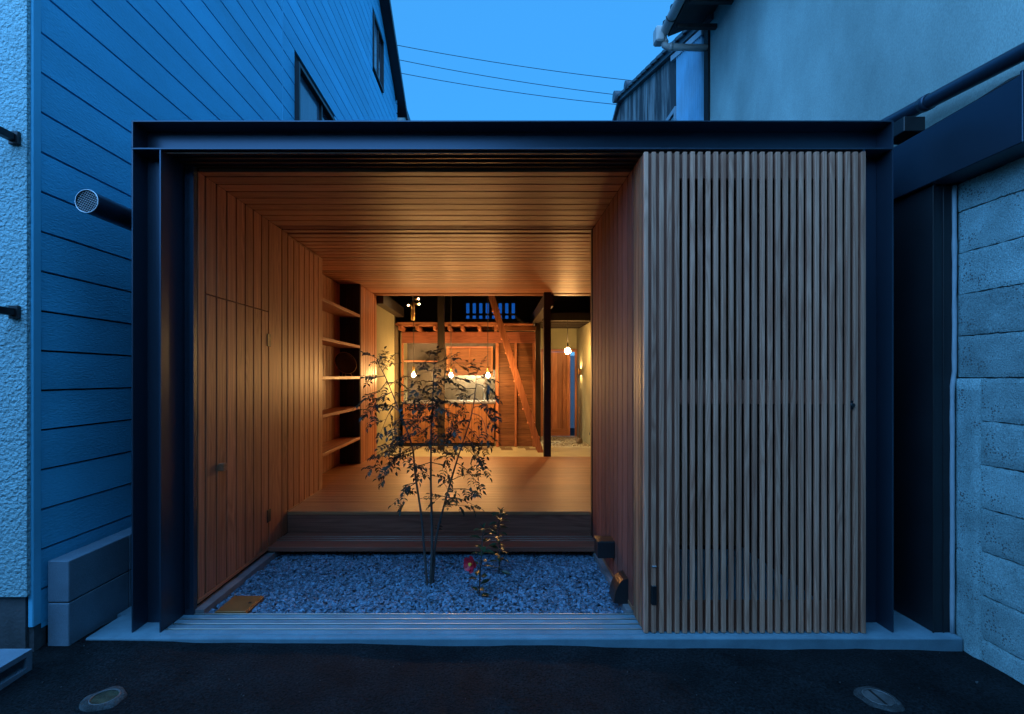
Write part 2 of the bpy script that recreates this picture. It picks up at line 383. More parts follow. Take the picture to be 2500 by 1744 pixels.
# shelf recess
RB = -2.118
YS0, YS1 = G(18), Y(6.74)
box('recess_side', RB, WX-.001, YS0-.02, YS0-.001, .262, 2.70, wood_z, house, 0)
rb = box('recess_back', RB-.012, RB-.004, YS0, YS1, .262, 2.71, joint_dark, house, 0)
nb = 14
for i in range(nb):
    a = YS0 + (YS1-YS0)*i/nb; b = YS0 + (YS1-YS0)*(i+1)/nb
    box('board', RB-.003, RB+.012, a+.002, b-.002, .264, 2.705, wood_z, rb, .001)
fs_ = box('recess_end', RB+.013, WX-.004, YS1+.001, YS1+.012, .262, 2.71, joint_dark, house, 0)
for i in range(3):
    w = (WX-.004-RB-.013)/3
    box('board', RB+.013+w*i+.002, RB+.013+w*(i+1)-.002, YS1-.014, YS1, .264, 2.705, dark_wood, fs_, .001)  # dark timber puts the unlit end panel's shade into the colour
for z in (2.293, 1.873, 1.455, 1.045, .632):
    box('shelf', RB+.013, WX-.001, YS0+.001, YS1-.015, z-.036, z, wood_y, house, .002)
nb2 = 6
lw2 = box('left_wall', WX-.05, WX-.024, YS1+.013, Y(7.6), .262, 2.72, joint_dark, house, 0)
for i in range(nb2):
    a = YS1 + .013 + .128*i
    wboard('board', a, a+.128, .264, 2.70, lw2)
box('door_casing', WX-.03, WX+.004, YS1+.013+.128*nb2+.002, 4.85, .05, 2.69, wood_z, house, .002)
# ceiling
ce = box('ceiling', -2.12, 2.08, .25, 4.82, 2.742, 2.755, joint_dark, house, 0)
def cboard(y0, y1, x0, x1, z=HZ, gap=gap): return box('board', x0, x1, y0+gap, y1-gap, z, z+.022, wood_x, ce, .0015)
cboard(.245, G(1), WX, RX)
for n in range(1, 9): cboard(G(n), G(n+1), WX, RX)
for k in range(3): cboard(G(9)+.002+.042*k, G(9)+.034+.042*k, WX, RX, HZ+.004)
cboard(G(10)+.01, G(11)-.03, WX, RX)
yy = G(11)
while yy < 4.60:
    cboard(yy, yy+.125, RB, 2.05, HZ, .0105); yy += .125
box('head_casing', RB, 2.05, yy+.003, 4.85, HZ-.012, HZ+.03, wood_x, house, .002)
# right wall (side of the porch)
rw = box('right_wall', RX+.024, RX+.05, .20, 1.44, .04, 2.745, joint_dark, house, 0)
for n in range(0, 10):
    box('board', RX, RX+.022, (.205 if n == 0 else G(n))+gap, G(n+1)-gap-(.02 if n == 9 else 0), .052, HZ, heart_z, rw, .0015)
box('skirting', RX-.003, RX+.02, .205, 1.18, .030, .0505, wood_y, house, .001)
box('jamb', RX-.004, RX+.055, 1.432, 1.475, .076, 2.745, dark_wood, house, .002)
box('jamb', RX+.0, RX+.055, 1.478, 1.52, .076, 2.745, wood_z, house, .002)
box('vestibule_wall', RX+.06, 2.09, 1.43, 1.46, 0, 2.75, red_wood_z, house, 0)
box('vestibule_floor', RX+.06, 2.09, .22, 1.42, -.1, .01, concrete, house, 0)
box('side_wall', 2.05, 2.09, 1.47, 4.86, .262, 2.74, wood_z, house, 0)
# deck, riser, sill
box('sill', WX+.001, RX-.001, Y(3.98), Y(4.352), .040, .075, red_wood, house, .003)
for d in (4.145, 4.195, 4.245):
    box('sill_rail', WX+.002, RX-.002, Y(d)-.008, Y(d)+.008, .0755, .081, rail_metal, house, .001)
box('riser', WX+.001, 2.04, Y(4.36), Y(4.385), .02, .232, red_wood, house, .001)
box('foundation', WX-.02, 2.04, Y(4.12), Y(4.14), -.12, .038, joint_dark, house, 0)
fl = box('floor', RB, 2.045, Y(4.39), Y(7.31), .20, .238, joint_dark, house, 0)
box('floor_edge', WX+.001, 2.045, Y(4.352), Y(4.69), .233, .262, floor_wood, fl, .003)
d = 4.692
while d < 7.30:
    e = min(d+.105, 7.325)
    box('floor_board', RB+.012, 2.045, Y(d)+.0016, Y(e)-.0016, .239, .2618, floor_wood, fl, .0006); d += .105
box('floor_end', RB, 2.045, Y(7.326), Y(7.345), .05, .2615, floor_wood, house, .001)
# ------------ back room
box('earth_floor', -2.1, 2.08, Y(7.30), 8.9, -.05, .050, doma, house, 0)
for i in range(12):
    x = -1.75 + .235*i
    if i % 2 == 0: box('floor_tile', x, x+.22, 6.62, 6.84, .0502, .054, doma_dark, house, 0)
for i in range(24):
    x = -1.9 + .118*i
    if i % 3 != 1 and x < .75: box('floor_tile', x, x+.112, 6.87, 6.99, .0502, .055, doma_dark, house, 0)
box('plaster_wall', -1.90, -1.85, 4.853, 6.35, .05, 2.58, plaster, house, 0)
box('plaster_wall', -1.97, -1.93, 6.355, 7.75, .05, 2.44, plaster_d, house, 0)
box('wall_beam', -1.90, -1.72, 4.86, 6.62, 2.582, 2.76, dark_wood, house, .004)
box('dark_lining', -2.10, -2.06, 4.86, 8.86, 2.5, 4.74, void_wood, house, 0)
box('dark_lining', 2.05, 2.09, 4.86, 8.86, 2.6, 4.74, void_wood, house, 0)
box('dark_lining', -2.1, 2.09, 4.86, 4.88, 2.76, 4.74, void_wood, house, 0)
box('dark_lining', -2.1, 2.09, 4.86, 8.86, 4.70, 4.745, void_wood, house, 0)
box('plaster_wall', 1.93, 2.0, 4.853, 8.80, .05, 2.55, plaster, house, 0)
# end wall with door and gap to the garden
DY = Y(11.6)
box('plaster_wall', .83, 2.04, DY, DY+.06, 2.10, 2.674, plaster, house, 0)
box('door_frame', 1.08, 1.93, DY-.03, DY+.03, 2.03, 2.095, red_wood, house, .003)
box('door_frame', 1.07, 1.13, DY-.03, DY+.03, .05, 2.03, wood_z, house, .003)
box('door_frame', 1.885, 1.928, DY-.03, DY+.03, .05, 2.03, wood_z, house, .003)
gd = box('garden_door', 1.135, 1.70, DY-.005, DY+.02, .06, 2.025, red_wood_z, house, 0)
for i in range(5):
    box('board', 1.137+.112*i, 1.137+.112*(i+1)-.004, DY-.022, DY-.006, .24, 2.02, wood_z, gd, .001)
box('bottom_rail', 1.137, 1.698, DY-.026, DY-.006, .062, .236, wood_x, gd, .001)
box('door_stile', 1.702, 1.775, DY-.02, DY+.02, .06, 2.025, wood_z, gd, .002)
box('pull_bar', 1.60, 1.625, DY-.075, DY-.045, .42, 1.78, wood_z, gd, .004)
box('end_wall', .80, 1.07, DY, DY+.06, .05, 2.10, plaster, house, 0)
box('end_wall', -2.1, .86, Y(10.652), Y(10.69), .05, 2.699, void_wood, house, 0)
# loft back wall with slit window
LY = Y(10.6)
z0, z1, z2, z3 = 2.70, 2.765, 2.81, 3.03
sw = box('slit_window', -.68, .52, LY+.055, LY+.061, 2.70, 3.05, clear_glass, house, 0)
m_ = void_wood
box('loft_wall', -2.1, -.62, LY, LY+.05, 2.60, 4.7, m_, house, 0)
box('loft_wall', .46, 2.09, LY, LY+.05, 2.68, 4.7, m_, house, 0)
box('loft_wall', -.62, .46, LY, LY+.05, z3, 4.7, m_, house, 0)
pit = (.448+.606)/7.55
for i in range(9):
    xa = -.606 + pit*i - .07
    box('mullion', (-.62 if i == 0 else xa), (.46 if i == 8 else xa+.07), LY, LY+.05, z0, z3-.001, m_, sw, 0)
box('transom', -.62, .46, LY+.005, LY+.045, z1, z2, m_, sw, 0)
# posts and beams
def post(x0, x1, d0, d1, z0, z1): return box('post', x0, x1, Y(d0), Y(d1), z0, z1, dark_wood, house, .004)
post(.742, .848, 7.40, 7.505, .05, 4.69)
post(-1.085, -.955, 9.42, 9.55, .05, 4.69)
post(.820, .925, 9.86, 9.97, .05, 2.70)
post(-1.93, -1.85, 9.17, 9.25, .05, 2.58)
box('tie_beam', .75, .90, Y(7.51), Y(11.5), 2.52, 2.70, dark_wood, house, .004)
box('cross_beam', .93, 2.04, Y(9.80), Y(9.95), 2.56, 2.72, dark_wood, house, .004)
box('loft_beam', .06, .815, Y(9.70), Y(9.84), 2.36, 2.44, brown_wood, house, .004)
for i in range(4):
    box('ceiling_joist', .91, 2.04, Y(10.2+.36*i), Y(10.26+.36*i), 2.555, 2.62, dark_wood, house, .003)
for i in range(3):
    box('ceiling_joist', 1.12+.32*i, 1.17+.32*i, Y(9.96), Y(11.6), 2.625, 2.67, dark_wood, house, .003)
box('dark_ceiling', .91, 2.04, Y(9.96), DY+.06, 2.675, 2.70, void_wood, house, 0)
m = MB(); a = Vector((.80, Y(7.46), 2.50)); 
m.prism([(.80, 2.60), (.85, 2.52), (1.14, 2.86), (1.09, 2.92)], 1, Y(7.75), Y(7.85)); m.build('brace', dark_wood, house)
# loft over the kitchen
box('loft_edge', -1.86, .05, Y(9.46), Y(9.54), 2.425, 2.495, wood_x, house, .003)
box('loft_floor', -1.92, .75, Y(9.55), Y(10.6), 2.455, 2.485, wood_x, house, 0)
for x in (-1.80, -1.47, -1.135, -.86, -.61, -.285, .03):
    box('joist_end', x-.035, x+.025, Y(9.44), Y(10.55), 2.345, 2.423, wood_y, house, .003)
box('loft_fascia', -1.85, .815, Y(9.85), Y(9.89), 2.12, 2.342, red_wood, house, .003)
# niche
box('niche_top', -1.85, .02, Y(9.892), Y(10.52), 2.215, 2.235, plaster, house, 0)
box('niche_side', -1.87, -1.852, Y(9.86), Y(10.52), .9, 2.34, plaster, house, 0)
box('splashback', -1.85, .02, Y(10.5), Y(10.53), .9, 2.215, slate, house, 0)
box('niche_shelf', -1.84, -1.08, Y(10.12), Y(10.36), 1.755, 1.782, wood_x, house, .002)
box('niche_shelf', -1.20, -1.08, Y(10.12), Y(10.36), 1.43, 1.455, wood_x, house, .002)
box('led_strip', -1.80, 0, Y(9.893), Y(9.905), 2.165, 2.18, led_m, house, 0)
box('niche_trim', -1.851, -1.815, Y(9.85), Y(9.885), .955, 2.119, wood_z, house, .002)
box('led_strip', -1.848, -1.832, Y(9.890), Y(9.902), .98, 2.10, led_m, house, 0)
box('stud', .025, .085, Y(9.85), Y(9.93), .05, 2.118, wood_z, house, .003)
box('stud', .405, .448, Y(9.85), Y(9.93), .05, 2.118, wood_z, house, .003)
box('stud', .765, .818, Y(9.85), Y(9.93), .05, 2.118, wood_z, house, .003)
pw = box('plank_wall', .086, .764, Y(9.935), Y(9.95), .05, 2.118, joint_dark, house, 0)
hh = .118
for k in range(17):
    z = .055 + k*.1213
    box('plank', .087, .404, Y(9.90), Y(9.934), z, z+hh, brown_wood, pw, .002)
    box('plank', .450, .763, Y(9.90), Y(9.934), z, z+hh, brown_wood, pw, .002)
# ------------ kitchen counter
kc = thing('kitchen_counter', (-.9, Y(10.2), .05), 'cedar kitchen counter with pale metal worktop built into the niche', 'counter')
box('plinth', -1.83, .0, Y(9.93), Y(10.3), .05, .12, dark_wood, kc, 0)
cab = box('cabinet', -1.84, .0, Y(9.93), Y(10.49), .121, .90, joint_dark, kc, 0)
for i in range(12):
    x = -1.84 + .1533*i
    box('door_board', x+.0035, x+.1498, Y(9.905), Y(9.929), .125, .90, red_wood_z, cab, .002)
box('worktop', -1.848, .02, Y(9.88), Y(10.49), .915, .95, alu, kc, .002)
box('upstand_rail', -1.0, .015, Y(9.90), Y(9.908), .98, .988, alu, kc, .001)
for i in range(9): box('rail_pin', -.98+.12*i, -.974+.12*i, Y(9.90), Y(9.908), .95, .98, alu, kc, 0)
m = MB(); m.tube([(-.21, Y(10.3), .95), (-.21, Y(10.3), 1.16), (-.21, Y(10.26), 1.2), (-.21, Y(10.18), 1.18)], .012, 8); m.build('faucet', alu, kc)
# range hood
rh = thing('range_hood', (-.5, Y(10.2), 1.47), 'red brown boxed range hood with panelled front above the splashback', 'range hood')
box('hood_body', -.97, -.03, Y(10.02), Y(10.36), 1.475, 2.06, brown_wood, rh, .003)
box('hood_back', -.97, -.03, Y(10.361), Y(10.49), 1.60, 2.06, alu, rh, 0)
for (a, b, c, d_) in ((-.97, -.93, 1.475, 2.06), (-.07, -.03, 1.475, 2.06), (-.515, -.485, 1.515, 2.02)):
    box('hood_stile', a, b, Y(10.0), Y(10.018), c, d_, red_wood_z, rh, .002)
for (c, d_) in ((1.475, 1.513), (2.022, 2.06)): box('hood_rail', -.928, -.072, Y(10.0), Y(10.018), c, d_, red_wood, rh, .002)
for (a, b) in ((-.928, -.517), (-.483, -.072)): box('hood_rail', a, b, Y(10.003), Y(10.018), 1.755, 1.775, red_wood, rh, .001)
box('hood_lamp', -.72, -.12, Y(10.39), Y(10.42), 1.575, 1.598, hood_led, rh, 0)
# ------------ step ladder leaning to the loft
ld = thing('loft_ladder', (.86, Y(9.3), .05), 'steep wooden ladder stair leaning up to the loft', 'ladder')
bx, bz, tx, tz = .855, .05, -.055, 2.95
def string(d0, d1):
    m = MB(); hw = .056
    m.prism([(bx-hw, bz), (bx+hw, bz), (tx+hw, tz), (tx-hw, tz)], 1, Y(d0), Y(d1)); return m
string(9.12, 9.16).build('stringer', wood_z, ld); string(9.38, 9.42).build('stringer', wood_z, ld)
for k in range(1, 11):
    t = k/11.0; x = bx + (tx-bx)*t; z = bz + (tz-bz)*t
    box('tread', x-.075, x+.075, Y(9.161), Y(9.379), z-.014, z+.014, wood_y, ld, .002)
# ------------ lamps
def pendant(x, d, z, zt, label, group=None, r=.034, mat=bulb_m, globe=False):
    p = thing('pendant_lamp', (x, Y(d), z-r), label, 'lamp', group)
    MB().tube([(x, Y(d), z+.16), (x, Y(d), zt)], .0065, 6).build('cord', wire_m, p)
    if globe:
        MB().tube([(x, Y(d), z+r*.9), (x, Y(d), z+.10), (x, Y(d), z+.16)], [.022, .02, .008], 12).build('socket', black_metal, p)
        MB().sphere((x, Y(d), z), r, 16, 10).build('bulb', mat, p)
    else:
        MB().tube([(x, Y(d), z+.052), (x, Y(d), z+.15), (x, Y(d), z+.165)], [.021, .021, .008], 12).build('socket', brass, p)
        m = MB(); m.sphere((x, Y(d), z), r, 14, 9); m.tube([(x, Y(d), z+.02), (x, Y(d), z+.055)], [.026, .017], 12); m.build('bulb', mat, p)
pendant(-1.452, 8.9, 1.475, 4.70, 'lit bulb pendant hanging beside the grey brown plaster wall', 'pendant lamps over the counter')
pendant(-.781, 8.9, 1.470, 4.70, 'lit bulb pendant hanging in front of the range hood left edge', 'pendant lamps over the counter')
pendant(-.118, 8.9, 1.470, 4.70, 'lit bulb pendant hanging closest to the plank wall', 'pendant lamps over the counter')
pendant(1.46, 9.85, 1.962, 2.56, 'bright bare globe lamp hanging before the garden door', None, .060, bulb_big, True)
# wall sconce
sx, sy, sz = 1.875, Y(11.0), 1.565
scn = thing('wall_sconce', (1.90, sy, sz-.06), 'brass up and down wall sconce on the plaster wall', 'lamp')
MB().tube([(1.905, sy, sz), (1.928, sy, sz)], .045, 14).build('back_plate', brass, scn)
MB().tube([(sx, sy, sz), (1.906, sy, sz)], .008, 8).build('arm', brass, scn)
MB().tube([(sx, sy, sz-.06), (sx, sy, sz+.06)], .022, 14, caps=False).build('shade', brass, scn)
MB().sphere((sx, sy, sz+.045), .013, 8, 6).build('bulb', sconce_m, scn)
MB().sphere((sx, sy, sz-.045), .011, 8, 6).build('bulb', sconce_m, scn)
# spotlight fitting under the loft beams
sp = thing('spot_fitting', (-1.40, Y(8.5), 2.42), 'brass cylinder spotlight fitting in the dark loft space', 'lamp')
MB().tube([(-1.40, Y(8.5), 2.42), (-1.40, Y(8.5), 2.73)], .034, 16).build('cylinder', brass, sp)
MB().tube([(-1.40, Y(8.5), 2.73), (-1.40, Y(8.5), 4.70)], .008, 8).build('stem', black_metal, sp)
for k, (dx, dz) in enumerate(((.10, .27), (-.06, .25), (.09, .36))):
    hd = MB().tube([(-1.40+dx*.35, Y(8.5)-.035, 2.42+dz), (-1.40+dx, Y(8.5)-.05, 2.42+dz)], .014, 8).build('spot_head', brass, sp)
    MB().sphere((-1.40+dx*1.15, Y(8.5)-.05, 2.42+dz), .014, 8, 6).build('lens', spot_m, hd)
# ------------ plate on the shelf
pl = thing('display_plate', (-1.90, Y(6.36), 1.456), 'black lacquer plate standing on a small easel on the shelf', 'plate')
ct = Vector((-1.92, Y(6.36), 1.456+.165)); nrm = Vector((.55, -.55, .32)).normalized()
u = nrm.orthogonal().normalized(); v = nrm.cross(u)
m = MB(); N = 28; vs = []
for (r, h) in ((.0, .0), (.10, .0), (.15, .016), (.146, .022), (.10, .008), (.0, .008)):
    for k in range(N):
        a = 2*math.pi*k/N; vs.append(ct + (u*math.cos(a)+v*math.sin(a))*max(r, .001) + nrm*h)
fs2 = [(j*N+k, j*N+(k+1) % N, (j+1)*N+(k+1) % N, (j+1)*N+k) for j in range(5) for k in range(N)]
m.add(vs, fs2, True); m.build('plate', lacquer, pl)
rim = [ct + (u*math.cos(2*math.pi*k/N)+v*math.sin(2*math.pi*k/N))*.15 + nrm*.018 for k in range(N+1)]
MB().tube(rim, .0025, 6, False).build('rim', brass, pl)
MB().tube([(-1.90, Y(6.30), 1.458), (-1.93, Y(6.40), 1.60)], .004, 6).tube([(-1.84, Y(6.40), 1.458), (-1.93, Y(6.40), 1.60)], .004, 6).tube([(-1.99, Y(6.46), 1.458), (-1.93, Y(6.40), 1.60)], .004, 6).build('easel', brass, pl)
# incense-stand like rod by the garden door
st = thing('rod_stand', (1.78, Y(10.35), .05), 'thin reddish rod standing in a small clay base on the gravel', 'stand')
MB().tube([(1.78, Y(10.35), .05), (1.78, Y(10.35), .075), (1.78, Y(10.35), .155), (1.78, Y(10.35), .165)], [.055, .068, .062, .05], 14).build('base', doma_dark, st)
MB().tube([(1.78, Y(10.35), .16), (1.776, Y(10.35), .5), (1.768, Y(10.35), .82)], .007, 6).build('rod', red_wood_z, st)
box('wall_socket', 1.924, 1.929, Y(9.98), Y(10.06), .27, .32, black_metal, house, .001)
# pebbles at the garden door
def chips(name, n, x0, x1, y0, y1, zf, smin, smax, flat, mat, seed, excl=None, **kw):
    r = random.Random(seed); vs = []; fs = []
    base = []
    for _ in range(14):
        pts = []
        for (a, b, c) in ((1,0,0),(-1,0,0),(0,1,0),(0,-1,0),(0,0,1),(0,0,-1),(.6,.6,.5),(-.6,.6,-.45),(.6,-.6,-.4),(-.6,-.6,.5)):
            k = r.uniform(.7, 1.25); pts.append((a*k, b*k*r.uniform(.6, 1), c*flat*k))
        bm = bmesh.new()
        for p in pts: bm.verts.new(p)
        bmesh.ops.convex_hull(bm, input=bm.verts[:])
        bmesh.ops.delete(bm, geom=[q for q in bm.verts if not q.link_faces], context='VERTS')
        bm.verts.index_update()
        base.append(([q.co.copy() for q in bm.verts], [[q.index for q in f.verts] for f in bm.faces])); bm.free()
    tone = []
    for _ in range(n):
        x, y_ = r.uniform(x0, x1), r.uniform(y0, y1)
        if excl and excl(x, y_): continue
        s = r.uniform(smin, smax) * (1.35 if r.random() < .12 else 1)
        M = Matrix.Rotation(r.uniform(0, 6.28), 3, 'Z') @ Matrix.Rotation(r.gauss(0, .45), 3, 'X') @ Matrix.Rotation(r.gauss(0, .45), 3, 'Y')
        o_ = Vector((x, y_, zf(x, y_) + r.uniform(-.010, .006)*s/.02))
        bv, bf = r.choice(base); b0 = len(vs)
        vs += [M @ (q*s) + o_ for q in bv]; fs += [[b0+i for i in f] for f in bf]; tone += [r.random()**1.3]*len(bv)
    me = bpy.data.meshes.new(name); org = Vector(((x0+x1)/2, (y0+y1)/2, 0))
    me.from_pydata([q-org for q in vs], [], fs); me.materials.append(mat)
    at = me.attributes.new('tone', 'FLOAT', 'POINT'); at.data.foreach_set('value', tone)
    o = bpy.data.objects.new(name, me); link(o, None, org); o['kind'] = 'stuff'
    return o
pb = chips('pebbles', 1500, 1.0, 1.92, Y(9.9), Y(11.55), lambda x, y: .054, .008, .018, .6, pebble_m, 5)
tag(pb, 'small pale pebbles along the plaster wall by the garden door', 'pebbles')

# ================================================================= LATTICE DOOR
lat = bpy.data.objects.new('lattice_door', None); link(lat, house, (1.46, 0, 0)); lat['label'] = 'tall sliding door of narrow upright wooden slats'
for k in range(29):
    x = .8425 + .0437*k
    box('slat', x, x+.0238, -.020, .0, .006+rnd.uniform(0, .004), 2.7165+rnd.uniform(-.0015, .001), lattice_wood, lat, .002)
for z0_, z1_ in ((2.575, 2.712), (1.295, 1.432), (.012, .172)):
    box('rail', 1.036, 2.03, .0085, .034, z0_, z1_, shaded_frame_wood, lat, .001)
box('stile', .845, 1.034, .0005, .034, .008, 2.714, shaded_frame_wood, lat, .001)
box('stile', 2.031, 2.087, .0005, .034, .008, 2.714, shaded_frame_wood, lat, .001)
box('stile', .8435, .925, .044, .096, .008, 2.72, wood_z, lat, .002)
box('stile', .8435, .925, .102, .15, .008, 2.72, wood_z, lat, .002)
box('stile', .8435, .925, .156, .199, .008, 2.72, wood_z, lat, .002)
m = MB(); m.tube([(.8985, -.012, .05), (.8985, -.006, .375)], .0045, 8); m.build('drop_bolt', black_metal, lat)
box('bolt_case', .884, .913, -.024, .010, .165, .275, black_metal, lat, .004)
box('bolt_keeper', .886, .912, -.022, .008, .375, .386, alu, lat, .002)
m = MB(); m.tube([(2.012, -.03, 1.29), (2.012, .0, 1.29)], .011, 12).box(1.998, 2.026, -.014, .012, 1.265, 1.315); m.build('door_lock', black_metal, lat)

# ================================================================= PORCH GRAVEL BED
MB().box(WX-.02, RX+.02, .216, 1.34, -.14, -.030).build('gravel_base', kerb_con, kind='structure')
def gz(x, y): return -.012 + .012*mnoise.noise((x*2.2, y*2.2, 1.)) + .008*mnoise.noise((x*6, y*6, 4.))
gr = chips('gravel', 17500, -1.765, .80, .215, 1.36, gz, .008, .0165, .5, gravel_m, 11, excl=lambda x, y: -1.72 < x < -1.51 and .2 < y < .455)
tag(gr, 'grey crushed stone gravel filling the porch bed', 'gravel')
kb = MB(); kb.box(WX-.02, -1.772, .216, 1.34, -.1, .028); kb.build('gravel_kerb', kerb_con, house)
kb = MB(); kb.box(.803, RX+.02, .216, 1.34, -.1, .026); kb.build('gravel_kerb', kerb_con, house)
ac = thing('access_cover', (-1.615, .33, -.04), 'brown metal access cover set in the gravel bed', 'cover')
box('cover_frame', -1.715, -1.515, .217, .452, -.04, .006, copper_box, ac, .002)
box('cover_lid', -1.708, -1.522, .224, .445, .0065, .013, copper_box, ac, .002)
box('finger_slot', -1.562, -1.545, .335, .352, .0132, .015, black_metal, ac, 0)
# box light and round hood on the porch wall
bl = thing('wall_light', (.78, Y(3.5), .18), 'small black cube wall light low on the porch boards', 'wall light')
box('light_box', .720, .8385, Y(3.44), Y(3.57), .185, .300, black_metal, bl, .003)
box('light_lid', .722, .8385, Y(3.445), Y(3.565), .3005, .304, rail_brown, bl, .001)
vh = thing('vent_hood', (.79, Y(3.15), -.02), 'quarter round dark metal vent hood low on the porch boards', 'vent hood')
poly = [(.8385, .015)] + [(.8385 - .088*math.sin(a), .03 + .155*math.cos(a)) for a in [i*math.pi/2/9 for i in range(9, -1, -1)]]
m = MB(); m.prism(poly, 1, Y(3.10), Y(3.23)); m.build('hood_shell', rail_brown, vh)  # brown over black: warm light on the curved top put into the colour
m = MB(); m.prism([(a*.97+.8385*.03, b*.97+.002) for a, b in poly], 1, Y(3.098), Y(3.0995)); m.build('hood_face', black_metal, vh)

# ================================================================= YOUNG TREE
TD = 3.47
tree = thing('young_tree', P(1047, 1425, TD), 'slender multi stem young tree with small dark leaves in the gravel bed', 'tree')
def smooth_path(pts, sub=6):
    out = []
    for i in range(len(pts)-1):
        p0, p1, p2, p3 = pts[max(i-1, 0)], pts[i], pts[i+1], pts[min(i+2, len(pts)-1)]
        for k in range(sub):
            t = k/sub
            out.append(.5*((2*p1)+(p2-p0)*t+(2*p0-5*p1+4*p2-p3)*t*t+(3*p1-p0-3*p2+p3)*t**3))
    out.append(pts[-1]); return out
stems = {
 'a': ([(1050,1440,0),(1055,1330,0),(1052,1180,.0),(1053,1060,.02),(1057,960,.03),(1060,878,.04)], .0105),
 'b': ([(1044,1438,0),(1036,1345,.01),(1029,1262,.0),(1014,1160,-.02),(1006,1090,-.04),(975,1005,-.06),(945,930,-.05),(922,884,-.04)], .0095),
 'c': ([(1054,1438,0),(1064,1320,.03),(1084,1235,.05),(1114,1130,.07),(1148,1025,.09),(1160,960,.08),(1163,912,.08)], .0090),
 'd': ([(1058,1436,.02),(1062,1360,.03),(1066,1300,.05)], .005)}
sp_ = {}
m = MB()
for k, (pts, r0) in stems.items():
    pp = smooth_path([P(x, y, TD+dd) for x, y, dd in pts], 5); sp_[k] = pp
    n_ = len(pp); m.tube(pp, [r0*(1-.78*i/(n_-1)) + .0012*mnoise.noise(q*30) for i, q in enumerate(pp)], 8)
trunk_mb = m
leaf = MB(); LR = random.Random(21)
def leaflet(p, dirv, up, L, wd):
    dirv = dirv.normalized(); sd = dirv.cross(up)
    if sd.length < 1e-3: sd = dirv.orthogonal()
    sd.normalize(); up2 = sd.cross(dirv); k = LR.uniform(.1, .35)
    b = len(leaf.v)
    leaf.v += [p, p+dirv*L*.3+sd*wd*.5+up2*wd*k, p+dirv*L*.62+sd*wd*.42+up2*wd*k*.7, p+dirv*L-up2*L*.18,
               p+dirv*L*.62-sd*wd*.42+up2*wd*k*.7, p+dirv*L*.3-sd*wd*.5+up2*wd*k, p+dirv*L*.5]
    for f in ((0,1,6),(1,2,6),(2,3,6),(3,4,6),(4,5,6),(5,0,6)): leaf.f.append([b+i for i in f]); leaf.sm.append(True)
def pinnate(p, dirv, L, npair):
    """compound leaf: drooping rachis with paired leaflets"""
    dirv = dirv.normalized(); q = p.copy(); pts = [q.copy()]; dd = dirv.copy()
    for i in range(npair+1):
        dd = (dd + Vector((0, 0, -.05))).normalized(); q = q + dd*(L/(npair+1)); pts.append(q.copy())
    trunk_mb.tube(pts, .0011, 3, False)
    upv = Vector((LR.gauss(0, .35), LR.gauss(-.1, .35), 1)).normalized()
    for i in range(1, len(pts)-1):
        t = (pts[i+1]-pts[i]).normalized(); s_ = t.cross(upv).normalized()
        for sg in (-1, 1):
            if LR.random() < .08: continue
            leaflet(pts[i], (t*.45 + s_*sg + Vector((0, 0, LR.uniform(-.35, .1)))), upv, LR.uniform(.029, .043), LR.uniform(.014, .020))
    leaflet(pts[-1], dd, upv, LR.uniform(.032, .044), .017)
def branch(p0, p1, r=.0032, dens=1.0):
    L = (p1-p0).length; mid = (p0+p1)/2 + Vector((LR.gauss(0, .02), LR.gauss(0, .02), .10*L+LR.gauss(0, .012)))
    pts = smooth_path([p0, mid, p1], 5); n_ = len(pts)
    trunk_mb.tube(pts, [r*(1-.75*i/(n_-1)) for i in range(n_)], 5, False)
    cnt = max(3, int(L/.045*dens))
    for k in range(cnt):
        t = .22 + .78*(k+LR.random()*.6)/cnt; i = min(n_-2, int(t*(n_-1)))
        p = pts[i].lerp(pts[i+1], min(1, t*(n_-1)-i)); tg = (pts[i+1]-pts[i]).normalized()
        sd = Vector((LR.gauss(0, 1), LR.gauss(0, 1), LR.gauss(0.05, .25))); sd = (sd - tg*sd.dot(tg)).normalized()
        pinnate(p, tg*.7 + sd*.8, LR.uniform(.062, .105), LR.choice((2, 3, 3, 4)))
    pinnate(p1, (p1-mid), LR.uniform(.045, .07), 3)
